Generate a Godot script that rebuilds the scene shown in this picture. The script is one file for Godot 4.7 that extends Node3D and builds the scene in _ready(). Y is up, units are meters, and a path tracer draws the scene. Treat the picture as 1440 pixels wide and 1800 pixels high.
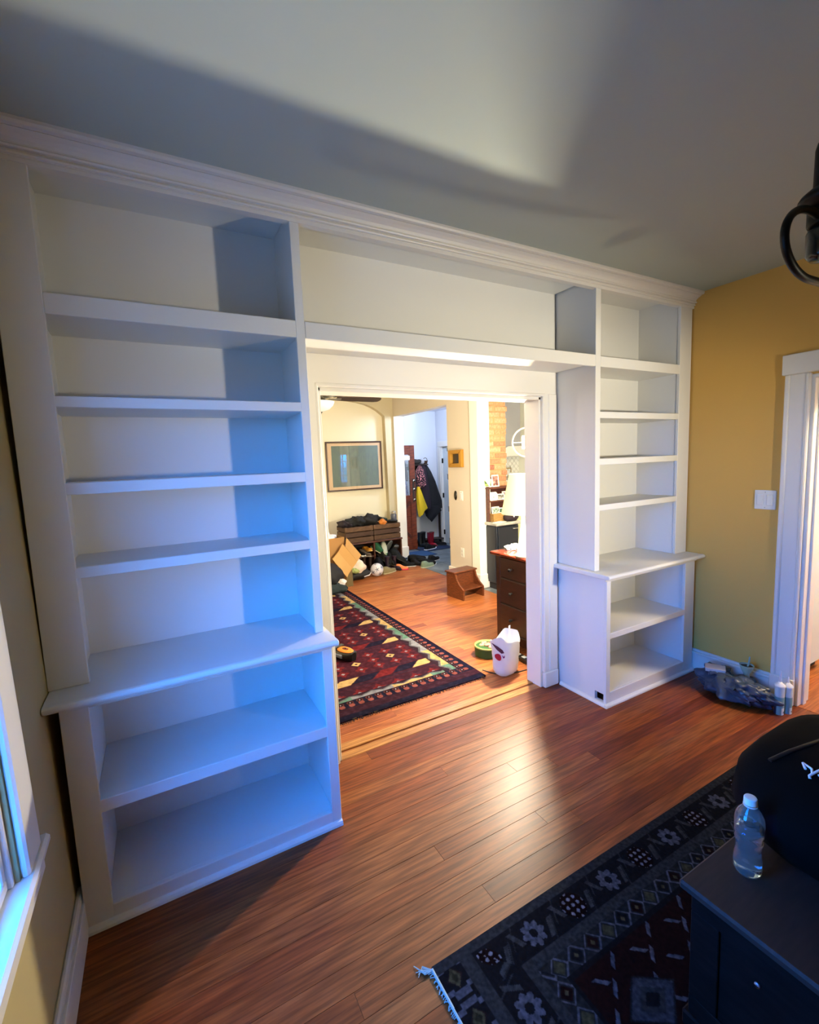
extends Node3D

var taken := {}
var M := {}
var rng := RandomNumberGenerator.new()
var grain: Texture2D
var speck: Texture2D


# ---------------------------------------------------------------- naming and structure
func numbered(called: String) -> String:
	var n: int = taken.get(called, 0)
	taken[called] = n + 1
	return called if n == 0 else "%s_%03d" % [called, n]


func tag(o: Node, label: String, category: String, group := "", kind := "") -> Node:
	if label: o.set_meta("label", label)
	if category: o.set_meta("category", category)
	if group: o.set_meta("group", group)
	if kind: o.set_meta("kind", kind)
	return o


func thing(called: String, label: String, category: String, at := Vector3.ZERO, turn := 0.0, group := "") -> Node3D:
	var o := Node3D.new()
	o.name = numbered(called)
	add_child(o, true)
	o.position = at
	o.rotation.y = turn
	tag(o, label, category, group)
	return o


func obj(called: String, st: SurfaceTool, mat: Material, parent: Node = null) -> MeshInstance3D:
	return put(called, st.commit(), mat, parent)


func put(called: String, mesh: Mesh, mat: Material, parent: Node = null) -> MeshInstance3D:
	var o := MeshInstance3D.new()
	o.mesh = mesh
	o.material_override = mat
	if parent == null:
		o.name = numbered(called)
		add_child(o, true)
	else:
		o.name = called
		parent.add_child(o, true)
	return o


func struct(called: String, st: SurfaceTool, mat: Material, label: String, category := "") -> MeshInstance3D:
	var o := obj(called, st, mat)
	tag(o, label, category, "", "structure")
	return o


func struct_node(called: String, label: String, category: String, at := Vector3.ZERO) -> Node3D:
	var o := thing(called, label, category, at)
	o.set_meta("kind", "structure")
	return o


# ---------------------------------------------------------------- shapes
func mb() -> SurfaceTool:
	var st := SurfaceTool.new()
	st.begin(Mesh.PRIMITIVE_TRIANGLES)
	return st


func uv_of(p: Vector3, n: Vector3) -> Vector2:
	var a := n.abs()
	if a.y >= a.x and a.y >= a.z: return Vector2(p.x, p.z)
	if a.x >= a.z: return Vector2(p.z, -p.y)
	return Vector2(p.x, -p.y)


func tri(st: SurfaceTool, a: Vector3, b: Vector3, c: Vector3, n: Vector3, off := Vector2.ZERO) -> void:
	var pts := [a, b, c]
	if (b - a).cross(c - a).dot(n) > 0.0: pts = [a, c, b]
	for p in pts:
		st.set_normal(n)
		st.set_uv(uv_of(p, n) + off)
		st.add_vertex(p)


func quad(st: SurfaceTool, a: Vector3, b: Vector3, c: Vector3, d: Vector3, out: Vector3, off := Vector2.ZERO) -> void:
	var n := (c - a).cross(d - b)
	if n.length() < 1e-12: return
	n = n.normalized()
	if n.dot(out) < 0.0: n = -n
	tri(st, a, b, c, n, off)
	tri(st, a, c, d, n, off)


# a box from corner lo to corner hi, its edges chamfered by e, carried by xf
func bx(st: SurfaceTool, lo: Vector3, hi: Vector3, e := 0.0, xf := Transform3D.IDENTITY, off := Vector2.ZERO) -> SurfaceTool:
	var c := (lo + hi) / 2.0
	var h := (hi - lo).abs() / 2.0
	e = minf(e, minf(h.x, minf(h.y, h.z)) * 0.9)
	for ax in 3:
		var u := (ax + 1) % 3
		var v := (ax + 2) % 3
		for s in [-1.0, 1.0]:
			var q := []
			for k in [[-1, -1], [1, -1], [1, 1], [-1, 1]]:
				var p := Vector3.ZERO
				p[ax] = s * h[ax]
				p[u] = k[0] * (h[u] - e)
				p[v] = k[1] * (h[v] - e)
				q.append(xf * (c + p))
			var n := Vector3.ZERO
			n[ax] = s
			quad(st, q[0], q[1], q[2], q[3], xf.basis * n, off)
			if e > 0.0:
				for t in [-1.0, 1.0]:      # the bevel between this face and the next axis' face
					var r := []
					for k in [[0, -1], [0, 1], [1, 1], [1, -1]]:
						var p := Vector3.ZERO
						p[ax] = s * (h[ax] - (e if k[0] else 0.0))
						p[u] = t * (h[u] - (0.0 if k[0] else e))
						p[v] = k[1] * (h[v] - e)
						r.append(xf * (c + p))
					n = Vector3.ZERO
					n[ax] = s
					n[u] = t
					quad(st, r[0], r[1], r[2], r[3], xf.basis * n, off)
	if e > 0.0:
		for sx in [-1.0, 1.0]:
			for sy in [-1.0, 1.0]:
				for sz in [-1.0, 1.0]:
					var s := Vector3(sx, sy, sz)
					var a := c + s * Vector3(h.x, h.y - e, h.z - e)
					var b := c + s * Vector3(h.x - e, h.y, h.z - e)
					var d := c + s * Vector3(h.x - e, h.y - e, h.z)
					tri(st, xf * a, xf * b, xf * d, (xf.basis * s).normalized(), off)
	return st


func box(lo: Vector3, hi: Vector3, e := 0.0, xf := Transform3D.IDENTITY) -> SurfaceTool:
	return bx(mb(), lo, hi, e, xf)


# a closed outline in the plane of two axes, pulled out along the third from a to b
func prism(st: SurfaceTool, outline: PackedVector2Array, axis: int, a: float, b: float, xf := Transform3D.IDENTITY, e := 0.0) -> SurfaceTool:
	var pts := outline
	if Geometry2D.is_polygon_clockwise(pts):
		pts = pts.duplicate()
		pts.reverse()
	var at := func(p: Vector2, w: float) -> Vector3:
		if axis == 0: return xf * Vector3(w, p.y, p.x)      # p = (z, y)
		if axis == 1: return xf * Vector3(p.x, w, p.y)      # p = (x, z)
		return xf * Vector3(p.x, p.y, w)                    # p = (x, y)
	var n := pts.size()
	var mid := Vector2.ZERO
	for p in pts: mid += p / n
	var inner := pts
	if e > 0.0:
		var o := Geometry2D.offset_polygon(pts, -e)
		if o.size() == 1 and o[0].size() == n: inner = o[0]
		else: e = 0.0
	if e > 0.0:
		# line the shrunk outline up with the outer one
		var best := 0
		for k in n:
			if inner[k].distance_to(pts[0]) < inner[best].distance_to(pts[0]): best = k
		var turned := PackedVector2Array()
		for k in n: turned.append(inner[(k + best) % n])
		inner = turned
	var face := Geometry2D.triangulate_polygon(inner)
	var nb: Vector3 = (at.call(mid, maxf(a, b)) - at.call(mid, minf(a, b))).normalized()
	for s in 2:
		var w := maxf(a, b) if s else minf(a, b)
		for k in range(0, face.size(), 3):
			tri(st, at.call(inner[face[k]], w), at.call(inner[face[k + 1]], w), at.call(inner[face[k + 2]], w), nb if s else -nb)
	var lo := minf(a, b) + e
	var hi := maxf(a, b) - e
	for i in n:
		var p := pts[i]
		var q := pts[(i + 1) % n]
		var d := (q - p).normalized()
		var o2 := Vector2(d.y, -d.x)
		var out: Vector3 = at.call(p + o2, 0.0) - at.call(p, 0.0)
		quad(st, at.call(p, lo), at.call(q, lo), at.call(q, hi), at.call(p, hi), out)
		if e > 0.0:
			var pi := inner[i]
			var qi := inner[(i + 1) % n]
			quad(st, at.call(p, hi), at.call(q, hi), at.call(qi, hi + e), at.call(pi, hi + e), out + nb)
			quad(st, at.call(p, lo), at.call(q, lo), at.call(qi, lo - e), at.call(pi, lo - e), out - nb)
	return st


# rings of points joined into a smooth skin; ends closed when asked
func loft(st: SurfaceTool, rings: Array, closed := true, caps := true, uvs := Vector2(1, 1)) -> SurfaceTool:
	var m: int = rings[0].size()
	var k := rings.size()
	var nrm := []
	for i in k:
		var row := []
		for j in m:
			var ja := (j + 1) % m if closed else mini(j + 1, m - 1)
			var jb := (j - 1 + m) % m if closed else maxi(j - 1, 0)
			var du: Vector3 = rings[i][ja] - rings[i][jb]
			var dv: Vector3 = rings[mini(i + 1, k - 1)][j] - rings[maxi(i - 1, 0)][j]
			var nn := du.cross(dv)
			row.append(nn.normalized() if nn.length() > 1e-12 else Vector3.UP)
		nrm.append(row)
	# point the normals outwards
	var sum := 0.0
	for i in k:
		var mid := Vector3.ZERO
		for p in rings[i]: mid += p / m
		for j in m: sum += nrm[i][j].dot(rings[i][j] - mid)
	var f := 1.0 if sum >= 0.0 else -1.0
	for i in k - 1:
		for j in (m if closed else m - 1):
			var j2 := (j + 1) % m
			var q := [[i, j], [i, j2], [i + 1, j2], [i + 1, j]]
			for t in [[0, 1, 2], [0, 2, 3]]:
				var pts := []
				for c in t: pts.append(q[c])
				var a: Vector3 = rings[pts[0][0]][pts[0][1]]
				var b: Vector3 = rings[pts[1][0]][pts[1][1]]
				var c2: Vector3 = rings[pts[2][0]][pts[2][1]]
				if (b - a).cross(c2 - a).dot(nrm[pts[0][0]][pts[0][1]] * f) > 0.0: pts = [pts[0], pts[2], pts[1]]
				for c in pts:
					st.set_normal(nrm[c[0]][c[1]] * f)
					var uu := float(c[1]) / m
					if c[1] == 0 and j == m - 1: uu = 1.0
					st.set_uv(Vector2(uu, float(c[0]) / (k - 1)) * uvs)
					st.add_vertex(rings[c[0]][c[1]])
	if caps and closed:
		for e in [0, k - 1]:
			var mid := Vector3.ZERO
			for p in rings[e]: mid += p / m
			var inside := Vector3.ZERO
			for p in rings[1 if e == 0 else k - 2]: inside += p / m
			var out := mid - inside
			if out.length() < 1e-9: continue
			for j in m:
				var n2: Vector3 = (rings[e][j] - mid).cross(rings[e][(j + 1) % m] - mid)
				if n2.length() < 1e-14: continue
				n2 = n2.normalized()
				if n2.dot(out) < 0.0: n2 = -n2
				tri(st, mid, rings[e][j], rings[e][(j + 1) % m], n2)
	return st


func lathe(st: SurfaceTool, prof: Array, segs := 24, xf := Transform3D.IDENTITY, caps := true) -> SurfaceTool:
	var rings := []
	for p in prof:
		var r := []
		for j in segs:
			var a := TAU * j / segs
			r.append(xf * Vector3(cos(a) * p.x, p.y, sin(a) * p.x))
		rings.append(r)
	return loft(st, rings, true, caps)


func tube(st: SurfaceTool, path: Array, r, segs := 10, loop := false) -> SurfaceTool:
	var rings := []
	var n := path.size()
	var up := Vector3.UP
	for i in n:
		var t: Vector3
		if loop: t = path[(i + 1) % n] - path[(i - 1 + n) % n]
		else: t = path[mini(i + 1, n - 1)] - path[maxi(i - 1, 0)]
		t = t.normalized()
		if absf(t.dot(up)) > 0.95: up = Vector3.RIGHT if absf(t.x) < 0.9 else Vector3.BACK
		var s := t.cross(up).normalized()
		up = s.cross(t).normalized()
		var rr: float = r[i] if r is Array else r
		var ring := []
		for j in segs:
			var a := TAU * j / segs
			ring.append(path[i] + (s * cos(a) + up * sin(a)) * rr)
		rings.append(ring)
	if loop: rings.append(rings[0].duplicate())
	return loft(st, rings, true, not loop)


func ring_path(c: Vector3, u: Vector3, v: Vector3, r: float, n := 32) -> Array:
	var out := []
	for i in n: out.append(c + (u * cos(TAU * i / n) + v * sin(TAU * i / n)) * r)
	return out


# a lumpy closed body: superellipse rings stacked along y, pushed about by noise
func lump(st: SurfaceTool, c: Vector3, half: Vector3, bump := 0.15, seed_ := 1, freq := 6.0, rows := 12, segs := 20, square := 1.0, xf := Transform3D.IDENTITY, flat_base := true) -> SurfaceTool:
	var fn := FastNoiseLite.new()
	fn.seed = seed_
	fn.frequency = 1.0
	fn.fractal_octaves = 3
	var rings := []
	for i in rows + 1:
		var t := -PI / 2 + PI * i / rows
		var ring := []
		for j in segs:
			var a := TAU * j / segs
			var ct := pow(absf(cos(t)), square) * signf(cos(t))
			var st2 := pow(absf(sin(t)), square) * signf(sin(t))
			var d := Vector3(pow(absf(cos(a)), square) * signf(cos(a)) * ct, st2, pow(absf(sin(a)), square) * signf(sin(a)) * ct)
			var p := d * half
			var k := 1.0 + bump * 2.0 * fn.get_noise_3dv(p * freq + Vector3(seed_, 0, 0))
			p *= k
			if flat_base: p.y = maxf(p.y, -half.y * 0.9)
			ring.append(xf * (c + p))
		rings.append(ring)
	return loft(st, rings, true, false)


# ---------------------------------------------------------------- materials
func mat(color: Color, rough := 0.6, metal := 0.0, spec := 0.5) -> StandardMaterial3D:
	var m := StandardMaterial3D.new()
	m.albedo_color = color
	m.roughness = rough
	m.metallic = metal
	m.metallic_specular = spec
	return m


func noise_tex(seed_: int, freq: float, lo: Color, hi: Color, w := 512, h := 512, octaves := 4, normal := false, strength := 4.0) -> NoiseTexture2D:
	var n := FastNoiseLite.new()
	n.seed = seed_
	n.frequency = freq
	n.fractal_octaves = octaves
	var t := NoiseTexture2D.new()
	t.width = w
	t.height = h
	t.seamless = true
	t.noise = n
	if normal:
		t.as_normal_map = true
		t.bump_strength = strength
	else:
		var g := Gradient.new()
		g.set_color(0, lo)
		g.set_color(1, hi)
		t.color_ramp = g
	return t


func textured(color: Color, tex: Texture2D, uv: Vector3, rough := 0.6, triplanar := false) -> StandardMaterial3D:
	var m := mat(color, rough)
	m.albedo_texture = tex
	m.uv1_scale = uv
	m.uv1_triplanar = triplanar
	return m


func glow(color: Color, energy: float) -> StandardMaterial3D:
	var m := mat(Color(0.9, 0.9, 0.9), 0.5)
	m.emission_enabled = true
	m.emission = color
	m.emission_energy_multiplier = energy
	return m


func pane(alpha := 0.08, tint := Color(0.9, 0.95, 0.95)) -> StandardMaterial3D:
	var m := mat(Color(tint.r, tint.g, tint.b, alpha), 0.02)
	m.transparency = BaseMaterial3D.TRANSPARENCY_ALPHA
	return m


func omni(called: String, at: Vector3, color: Color, energy: float, size := 0.1, parent: Node = null) -> OmniLight3D:
	var l := OmniLight3D.new()
	l.name = called
	l.light_color = color
	l.light_energy = energy
	l.light_size = size
	l.omni_range = 20.0
	l.omni_attenuation = 2.0
	l.shadow_enabled = true
	l.position = at
	(parent if parent else self).add_child(l, true)
	return l


const H := 2.64
# what the lights give: sky, work lamp, far floor lamp, hall, kitchen pendant, kitchen globe
const SKY := 4.7
const WORK := 6.1
const FARLAMP := 1.7
const HALL := 1.4
const PENDANT := 0.35
const TABLELAMP := 6.6
const GLOBE := 5.0


func _ready() -> void:
	rng.seed = 7
	var cam := Camera3D.new()
	cam.name = "camera"
	cam.fov = 96.475
	cam.near = 0.02
	cam.far = 80.0
	cam.position = Vector3(0.2645, 1.5882, 1.8885)
	cam.rotation = Vector3(-0.11082, -0.50245, -0.03924)
	add_child(cam)
	cam.current = true

	var env := Environment.new()
	env.background_mode = Environment.BG_SKY
	var sm := ProceduralSkyMaterial.new()
	sm.sky_top_color = Color(0.07, 0.52, 1.0)
	sm.sky_horizon_color = Color(0.12, 0.58, 1.0)
	sm.ground_horizon_color = Color(0.20, 0.42, 0.58)
	sm.ground_bottom_color = Color(0.16, 0.28, 0.40)
	sm.sky_energy_multiplier = SKY
	sm.ground_energy_multiplier = SKY
	env.sky = Sky.new()
	env.sky.sky_material = sm
	env.tonemap_mode = Environment.TONE_MAPPER_LINEAR
	env.tonemap_exposure = 1.08
	env.sdfgi_enabled = true
	env.ssao_enabled = true
	env.ssil_enabled = true
	var we := WorldEnvironment.new()
	we.name = "world"
	we.environment = env
	add_child(we)

	materials()
	shell()
	floors()
	builtins()
	lamps()
	doorway_side()
	far_room()
	hall()
	kitchen()
	near_things()


func materials() -> void:
	grain = noise_tex(3, 0.02, Color(0.56, 0.49, 0.45), Color(1, 1, 1), 512, 512, 5)
	speck = noise_tex(5, 0.15, Color(0.9, 0.9, 0.9), Color(1, 1, 1), 256, 256, 3)
	M.paint = mat(Color(0.86, 0.86, 0.85), 0.42)
	M.trim = mat(Color(0.88, 0.87, 0.85), 0.4)
	M.ceiling = mat(Color(0.70, 0.74, 0.70), 0.9)
	M.yellow = mat(Color(0.85, 0.67, 0.34), 0.8)
	M.beige = mat(Color(0.70, 0.64, 0.45), 0.8)
	M.cream = mat(Color(0.88, 0.86, 0.76), 0.8)
	M.taupe = mat(Color(0.80, 0.77, 0.71), 0.8)
	M.hallwall = mat(Color(0.86, 0.87, 0.90), 0.8)
	M.dark = mat(Color(0.10, 0.08, 0.08), 0.9)
	M.iron = mat(Color(0.03, 0.03, 0.035), 0.45, 0.6)
	M.glass = pane()
	M.slate = textured(Color(0.45, 0.49, 0.52), noise_tex(9, 0.01, Color(0.6, 0.62, 0.64), Color(1, 1, 1), 256, 256, 4), Vector3(1, 1, 1), 0.5, true)
	M.plank = []
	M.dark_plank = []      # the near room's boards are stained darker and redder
	# seen tones of old fir, from deep red brown to straw
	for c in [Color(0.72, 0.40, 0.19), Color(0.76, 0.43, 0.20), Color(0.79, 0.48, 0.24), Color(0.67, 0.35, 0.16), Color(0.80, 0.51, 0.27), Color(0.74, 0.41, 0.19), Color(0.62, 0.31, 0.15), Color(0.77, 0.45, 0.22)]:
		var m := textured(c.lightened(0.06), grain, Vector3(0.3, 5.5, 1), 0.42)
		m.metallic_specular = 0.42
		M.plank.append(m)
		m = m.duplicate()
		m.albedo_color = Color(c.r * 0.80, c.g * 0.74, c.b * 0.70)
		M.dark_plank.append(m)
	M.straw = textured(Color(0.80, 0.58, 0.34), grain, Vector3(0.35, 9.0, 1), 0.35)


func shell() -> void:
	var tilt := Transform3D(Basis(Vector3.BACK, 0.02), Vector3(-0.10, 0, 0))
	# ceiling and slab
	struct("ceiling", box(Vector3(-0.5, H, -0.46), Vector3(3.72, H + 0.12, 4.4)), M.ceiling, "pale grey painted ceiling over the room with the white bookcases", "ceiling")
	# left wall with its window opening: z .50 to 1.40, y .62 to 2.10
	var w := mb()
	holed(w, -0.14, 0.0, Rect2(-0.46, -0.02, 4.86, H + 0.12), Rect2(0.52, 0.59, 0.86, 1.51), tilt)
	struct("wall_left", w, M.beige, "tan left wall holding the window, at the left edge of the picture", "wall")
	# right wall with the doorway: z .69 to 1.52, y to 1.985
	w = mb()
	bx(w, Vector3(3.58, -0.02, -0.46), Vector3(3.72, H + 0.1, 0.69))
	bx(w, Vector3(3.58, -0.02, 1.52), Vector3(3.72, H + 0.1, 4.4))
	bx(w, Vector3(3.58, 1.985, 0.69), Vector3(3.72, H + 0.1, 1.52))
	struct("wall_right", w, M.yellow, "mustard yellow right wall with a light switch and a doorway", "wall")
	struct("wall_front", box(Vector3(-0.4, -0.02, 4.25), Vector3(3.72, H + 0.1, 4.4)), M.yellow, "yellow wall behind the camera", "wall")
	# wall between the rooms, with the cased opening x .99 to 2.48, y to 1.965
	w = mb()
	bx(w, Vector3(-1.1, -0.02, -0.46), Vector3(0.99, H + 0.1, -0.33))
	bx(w, Vector3(2.48, -0.02, -0.46), Vector3(3.72, H + 0.1, -0.33))
	bx(w, Vector3(0.99, 1.965, -0.46), Vector3(2.48, H + 0.1, -0.33))
	struct("wall_back", w, M.trim, "white wall above and beside the wide opening to the far room", "wall")

	# crown moulding above the bookcases: outline in (z, y)
	var prof := PackedVector2Array([Vector2(-0.03, 2.545), Vector2(0.004, 2.545), Vector2(0.005, 2.557), Vector2(0.002, 2.559), Vector2(0.002, 2.562), Vector2(0.012, 2.563), Vector2(0.014, 2.568), Vector2(0.012, 2.572), Vector2(0.007, 2.574), Vector2(0.007, 2.577),
		Vector2(0.020, 2.578), Vector2(0.023, 2.583), Vector2(0.020, 2.587), Vector2(0.015, 2.589), Vector2(0.016, 2.594), Vector2(0.022, 2.603), Vector2(0.034, 2.611), Vector2(0.048, 2.616), Vector2(0.052, 2.618), Vector2(0.049, 2.621), Vector2(0.066, 2.622), Vector2(0.070, 2.630), Vector2(0.070, 2.6399), Vector2(-0.03, 2.6399)])
	var cr := mb()
	prism(cr, prof, 0, -0.16, 3.58)
	struct("trim_1", cr, M.trim, "white stepped crown moulding along the top of the bookcases", "molding")

	# cased opening: jamb lining, casing edge bead and head
	var t := struct_node("trim_2", "white casing and jamb of the wide opening between the rooms", "casing")
	obj("jamb", box(Vector3(2.462, 0, -0.462), Vector3(2.482, 1.965, -0.328), 0.002), M.trim, t)
	obj("jamb", box(Vector3(0.988, 0, -0.462), Vector3(1.008, 1.965, -0.328), 0.002), M.trim, t)
	obj("head_jamb", box(Vector3(0.99, 1.947, -0.462), Vector3(2.48, 1.967, -0.328), 0.002), M.trim, t)
	obj("casing", box(Vector3(2.497, 0, -0.34), Vector3(2.6045, 1.9855, -0.309), 0.0), M.trim, t)
	obj("casing", box(Vector3(0.8505, 0, -0.34), Vector3(0.978, 1.9855, -0.309), 0.0), M.trim, t)
	obj("edge_bead", box(Vector3(0.976, 0, -0.335), Vector3(0.992, 1.985, -0.304), 0.005), M.trim, t)
	obj("edge_bead", box(Vector3(2.478, 0.11, -0.335), Vector3(2.498, 1.985, -0.304), 0.005), M.trim, t)
	obj("edge_bead", box(Vector3(0.976, 1.966, -0.335), Vector3(2.498, 1.985, -0.302), 0.005), M.trim, t)
	obj("casing_bead", box(Vector3(2.525, 0.11, -0.32), Vector3(2.6045, 1.9855, -0.3035), 0.006), M.trim, t)
	obj("head_casing", box(Vector3(0.8505, 1.9855, -0.34), Vector3(2.6045, 2.1205, -0.309), 0.0), M.trim, t)
	obj("plinth", box(Vector3(2.478, 0, -0.33), Vector3(2.606, 0.11, -0.298), 0.006), M.trim, t)
	for s in [0, 1]:
		var a := 2.484 if s else 0.86
		obj("casing", box(Vector3(a, 0, -0.482), Vector3(a + 0.12, 2.05, -0.455), 0.005), M.trim, t)
	obj("head_casing", box(Vector3(0.86, 1.97, -0.482), Vector3(2.604, 2.10, -0.455), 0.005), M.trim, t)

	# baseboards
	var b := mb()
	bx(b, Vector3(0, 0, 0.02), Vector3(0.024, 0.115, 4.25), 0.002, tilt)
	bx(b, Vector3(0, 0.115, 0.02), Vector3(0.016, 0.145, 4.25), 0.005, tilt)
	struct("baseboard_left", b, M.trim, "white baseboard along the left wall under the window", "baseboard")
	var br := struct_node("baseboard_right", "white two-part baseboard along the yellow right wall", "baseboard")
	obj("board", box(Vector3(3.560, 0, 0.06), Vector3(3.58, 0.125, 0.565), 0.002), M.trim, br)
	obj("cap_molding", box(Vector3(3.553, 0.125, 0.06), Vector3(3.58, 0.142, 0.565), 0.004), M.trim, br)
	obj("cap_molding", box(Vector3(3.564, 0.142, 0.06), Vector3(3.58, 0.160, 0.565), 0.004), M.trim, br)

	# the window in the left wall
	var win := struct_node("window_1", "white framed window in the tan left wall, cut by the picture's left edge", "window")
	var wx := func(lo: Vector3, hi: Vector3, e := 0.003) -> SurfaceTool: return box(lo, hi, e, tilt)
	obj("casing", wx.call(Vector3(0, 0.60, 0.395), Vector3(0.020, 2.10, 0.515), 0.006), M.trim, win)
	obj("casing", wx.call(Vector3(0, 0.60, 1.405), Vector3(0.022, 2.10, 1.525), 0.006), M.trim, win)
	obj("head_casing", wx.call(Vector3(0, 2.10, 0.36), Vector3(0.026, 2.23, 1.54), 0.005), M.trim, win)
	obj("sill", wx.call(Vector3(-0.10, 0.575, 0.355), Vector3(0.032, 0.602, 1.555), 0.008), M.trim, win)
	obj("apron", wx.call(Vector3(0, 0.52, 0.385), Vector3(0.018, 0.575, 1.515), 0.004), M.trim, win)
	for r in [[0.602, 2.10, 0.52, 0.535], [0.602, 2.10, 1.365, 1.40]]:
		obj("frame", wx.call(Vector3(-0.135, r[0], r[2]), Vector3(-0.01, r[1], r[3])), M.trim, win)
	obj("frame", wx.call(Vector3(-0.135, 2.06, 0.535), Vector3(-0.03, 2.10, 1.365)), M.trim, win)
	for r in [[0.604, 0.632], [1.33, 1.385], [2.01, 2.06]]:
		obj("sash_rail", wx.call(Vector3(-0.05, r[0], 0.535), Vector3(-0.02, r[1], 1.365)), M.trim, win)
	for r in [[0.632, 1.33], [1.385, 2.01]]:
		obj("sash_stile", wx.call(Vector3(-0.05, r[0], 0.535), Vector3(-0.02, r[1], 0.56)), M.trim, win)
		obj("sash_stile", wx.call(Vector3(-0.05, r[0], 1.34), Vector3(-0.02, r[1], 1.365)), M.trim, win)
		obj("pane", wx.call(Vector3(-0.038, r[0] - 0.005, 0.555), Vector3(-0.033, r[1] + 0.005, 1.345), 0.0), M.glass, win)

	# the doorway in the right wall
	var d := struct_node("door_1", "white cased doorway in the yellow wall at the right edge", "doorway")
	obj("header", box(Vector3(3.552, 2.002, 0.538), Vector3(3.60, 2.118, 1.68), 0.004), M.trim, d)
	obj("casing", box(Vector3(3.556, 0.0, 0.566), Vector3(3.585, 2.002, 0.668), 0.004), M.trim, d)
	obj("backband", box(Vector3(3.546, 0.0, 0.556), Vector3(3.585, 2.002, 0.582), 0.006), M.trim, d)
	obj("casing_bead", box(Vector3(3.549, 0.0, 0.655), Vector3(3.585, 2.0, 0.676), 0.006), M.trim, d)
	obj("casing", box(Vector3(3.556, 0.0, 1.53), Vector3(3.585, 2.002, 1.65), 0.004), M.trim, d)
	obj("plinth", box(Vector3(3.540, 0.0, 0.553), Vector3(3.586, 0.17, 0.678), 0.004), M.trim, d)
	obj("jamb", box(Vector3(3.575, 0, 0.672), Vector3(3.725, 1.99, 0.694), 0.003), M.trim, d)
	obj("jamb", box(Vector3(3.575, 0, 1.516), Vector3(3.725, 1.99, 1.538), 0.003), M.trim, d)
	obj("door_stop", box(Vector3(3.625, 0, 0.690), Vector3(3.665, 1.975, 0.706), 0.003), M.trim, d)
	obj("head_jamb", box(Vector3(3.575, 1.968, 0.69), Vector3(3.725, 1.99, 1.52), 0.003), M.trim, d)

	# far room shell
	struct("ceiling_far", box(Vector3(-1.2, 2.60, -5.0), Vector3(3.80, 2.72, -0.46)), mat(Color(0.86, 0.86, 0.84), 0.9), "pale ceiling of the far room beyond the opening", "ceiling")
	struct("wall_far", box(Vector3(-1.2, -0.02, -4.93), Vector3(3.65, 2.7, -4.80)), M.cream, "cream wall of the far room behind the framed teal picture", "wall")
	# shallow arched recess that holds the picture
	var arch := PackedVector2Array([Vector2(3.6495, 0.0), Vector2(3.6495, 2.5995), Vector2(-1.08, 2.5995), Vector2(-1.08, 0.0), Vector2(0.48, 0.0)])
	for k in 25:
		var s := -cos(PI * k / 24.0)
		arch.append(Vector2(2.0 + 1.503 * s, 2.542 - 0.235 * pow(absf(s), 6.0)))
	arch.append(Vector2(3.53, 0.0))
	var al := mb()
	prism(al, arch, 2, -4.80, -4.70)
	struct("wall_alcove", al, mat(Color(0.74, 0.70, 0.58), 0.8), "shallow arched surround of the recess that holds the teal picture", "wall")
	struct("wall_far_left", box(Vector3(-1.22, -0.02, -4.93), Vector3(-1.08, 2.7, -0.46)), M.cream, "cream left wall of the far room, hidden behind the bookcase", "wall")
	w = mb()
	bx(w, Vector3(3.65, -0.02, -4.93), Vector3(3.80, 2.7, -4.68))
	bx(w, Vector3(3.65, 2.30, -4.68), Vector3(3.80, 2.7, -3.17))
	bx(w, Vector3(3.65, -0.02, -3.17), Vector3(3.80, 2.7, -2.60))
	bx(w, Vector3(3.65, 2.42, -2.60), Vector3(3.80, 2.7, -0.9))
	bx(w, Vector3(3.65, -0.02, -0.9), Vector3(3.80, 2.7, -0.33))
	struct("wall_far_right", w, M.taupe, "pale taupe side wall of the far room with the entry opening and thermostat", "wall")
	var tw := struct_node("trim_3", "white casing and baseboards around the far room's side wall", "casing")
	obj("casing", box(Vector3(3.632, 0, -2.66), Vector3(3.81, 2.42, -2.50), 0.004), mat(Color(0.92, 0.91, 0.86), 0.5), tw)
	obj("baseboard", box(Vector3(3.628, 0, -3.19), Vector3(3.66, 0.16, -2.665), 0.004), M.trim, tw)
	obj("plinth", box(Vector3(3.618, 0, -2.68), Vector3(3.815, 0.175, -2.485), 0.006), M.trim, tw)
	obj("reveal", box(Vector3(3.645, 0, -4.69), Vector3(3.81, 2.30, -4.665), 0.004), mat(Color(0.93, 0.92, 0.88), 0.5), tw)
	obj("plinth", box(Vector3(3.622, 0, -4.80), Vector3(3.82, 0.19, -4.645), 0.006), M.trim, tw)
	obj("baseboard", box(Vector3(-1.0, 0, -4.80), Vector3(3.62, 0.16, -4.775), 0.004), M.trim, tw)


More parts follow.
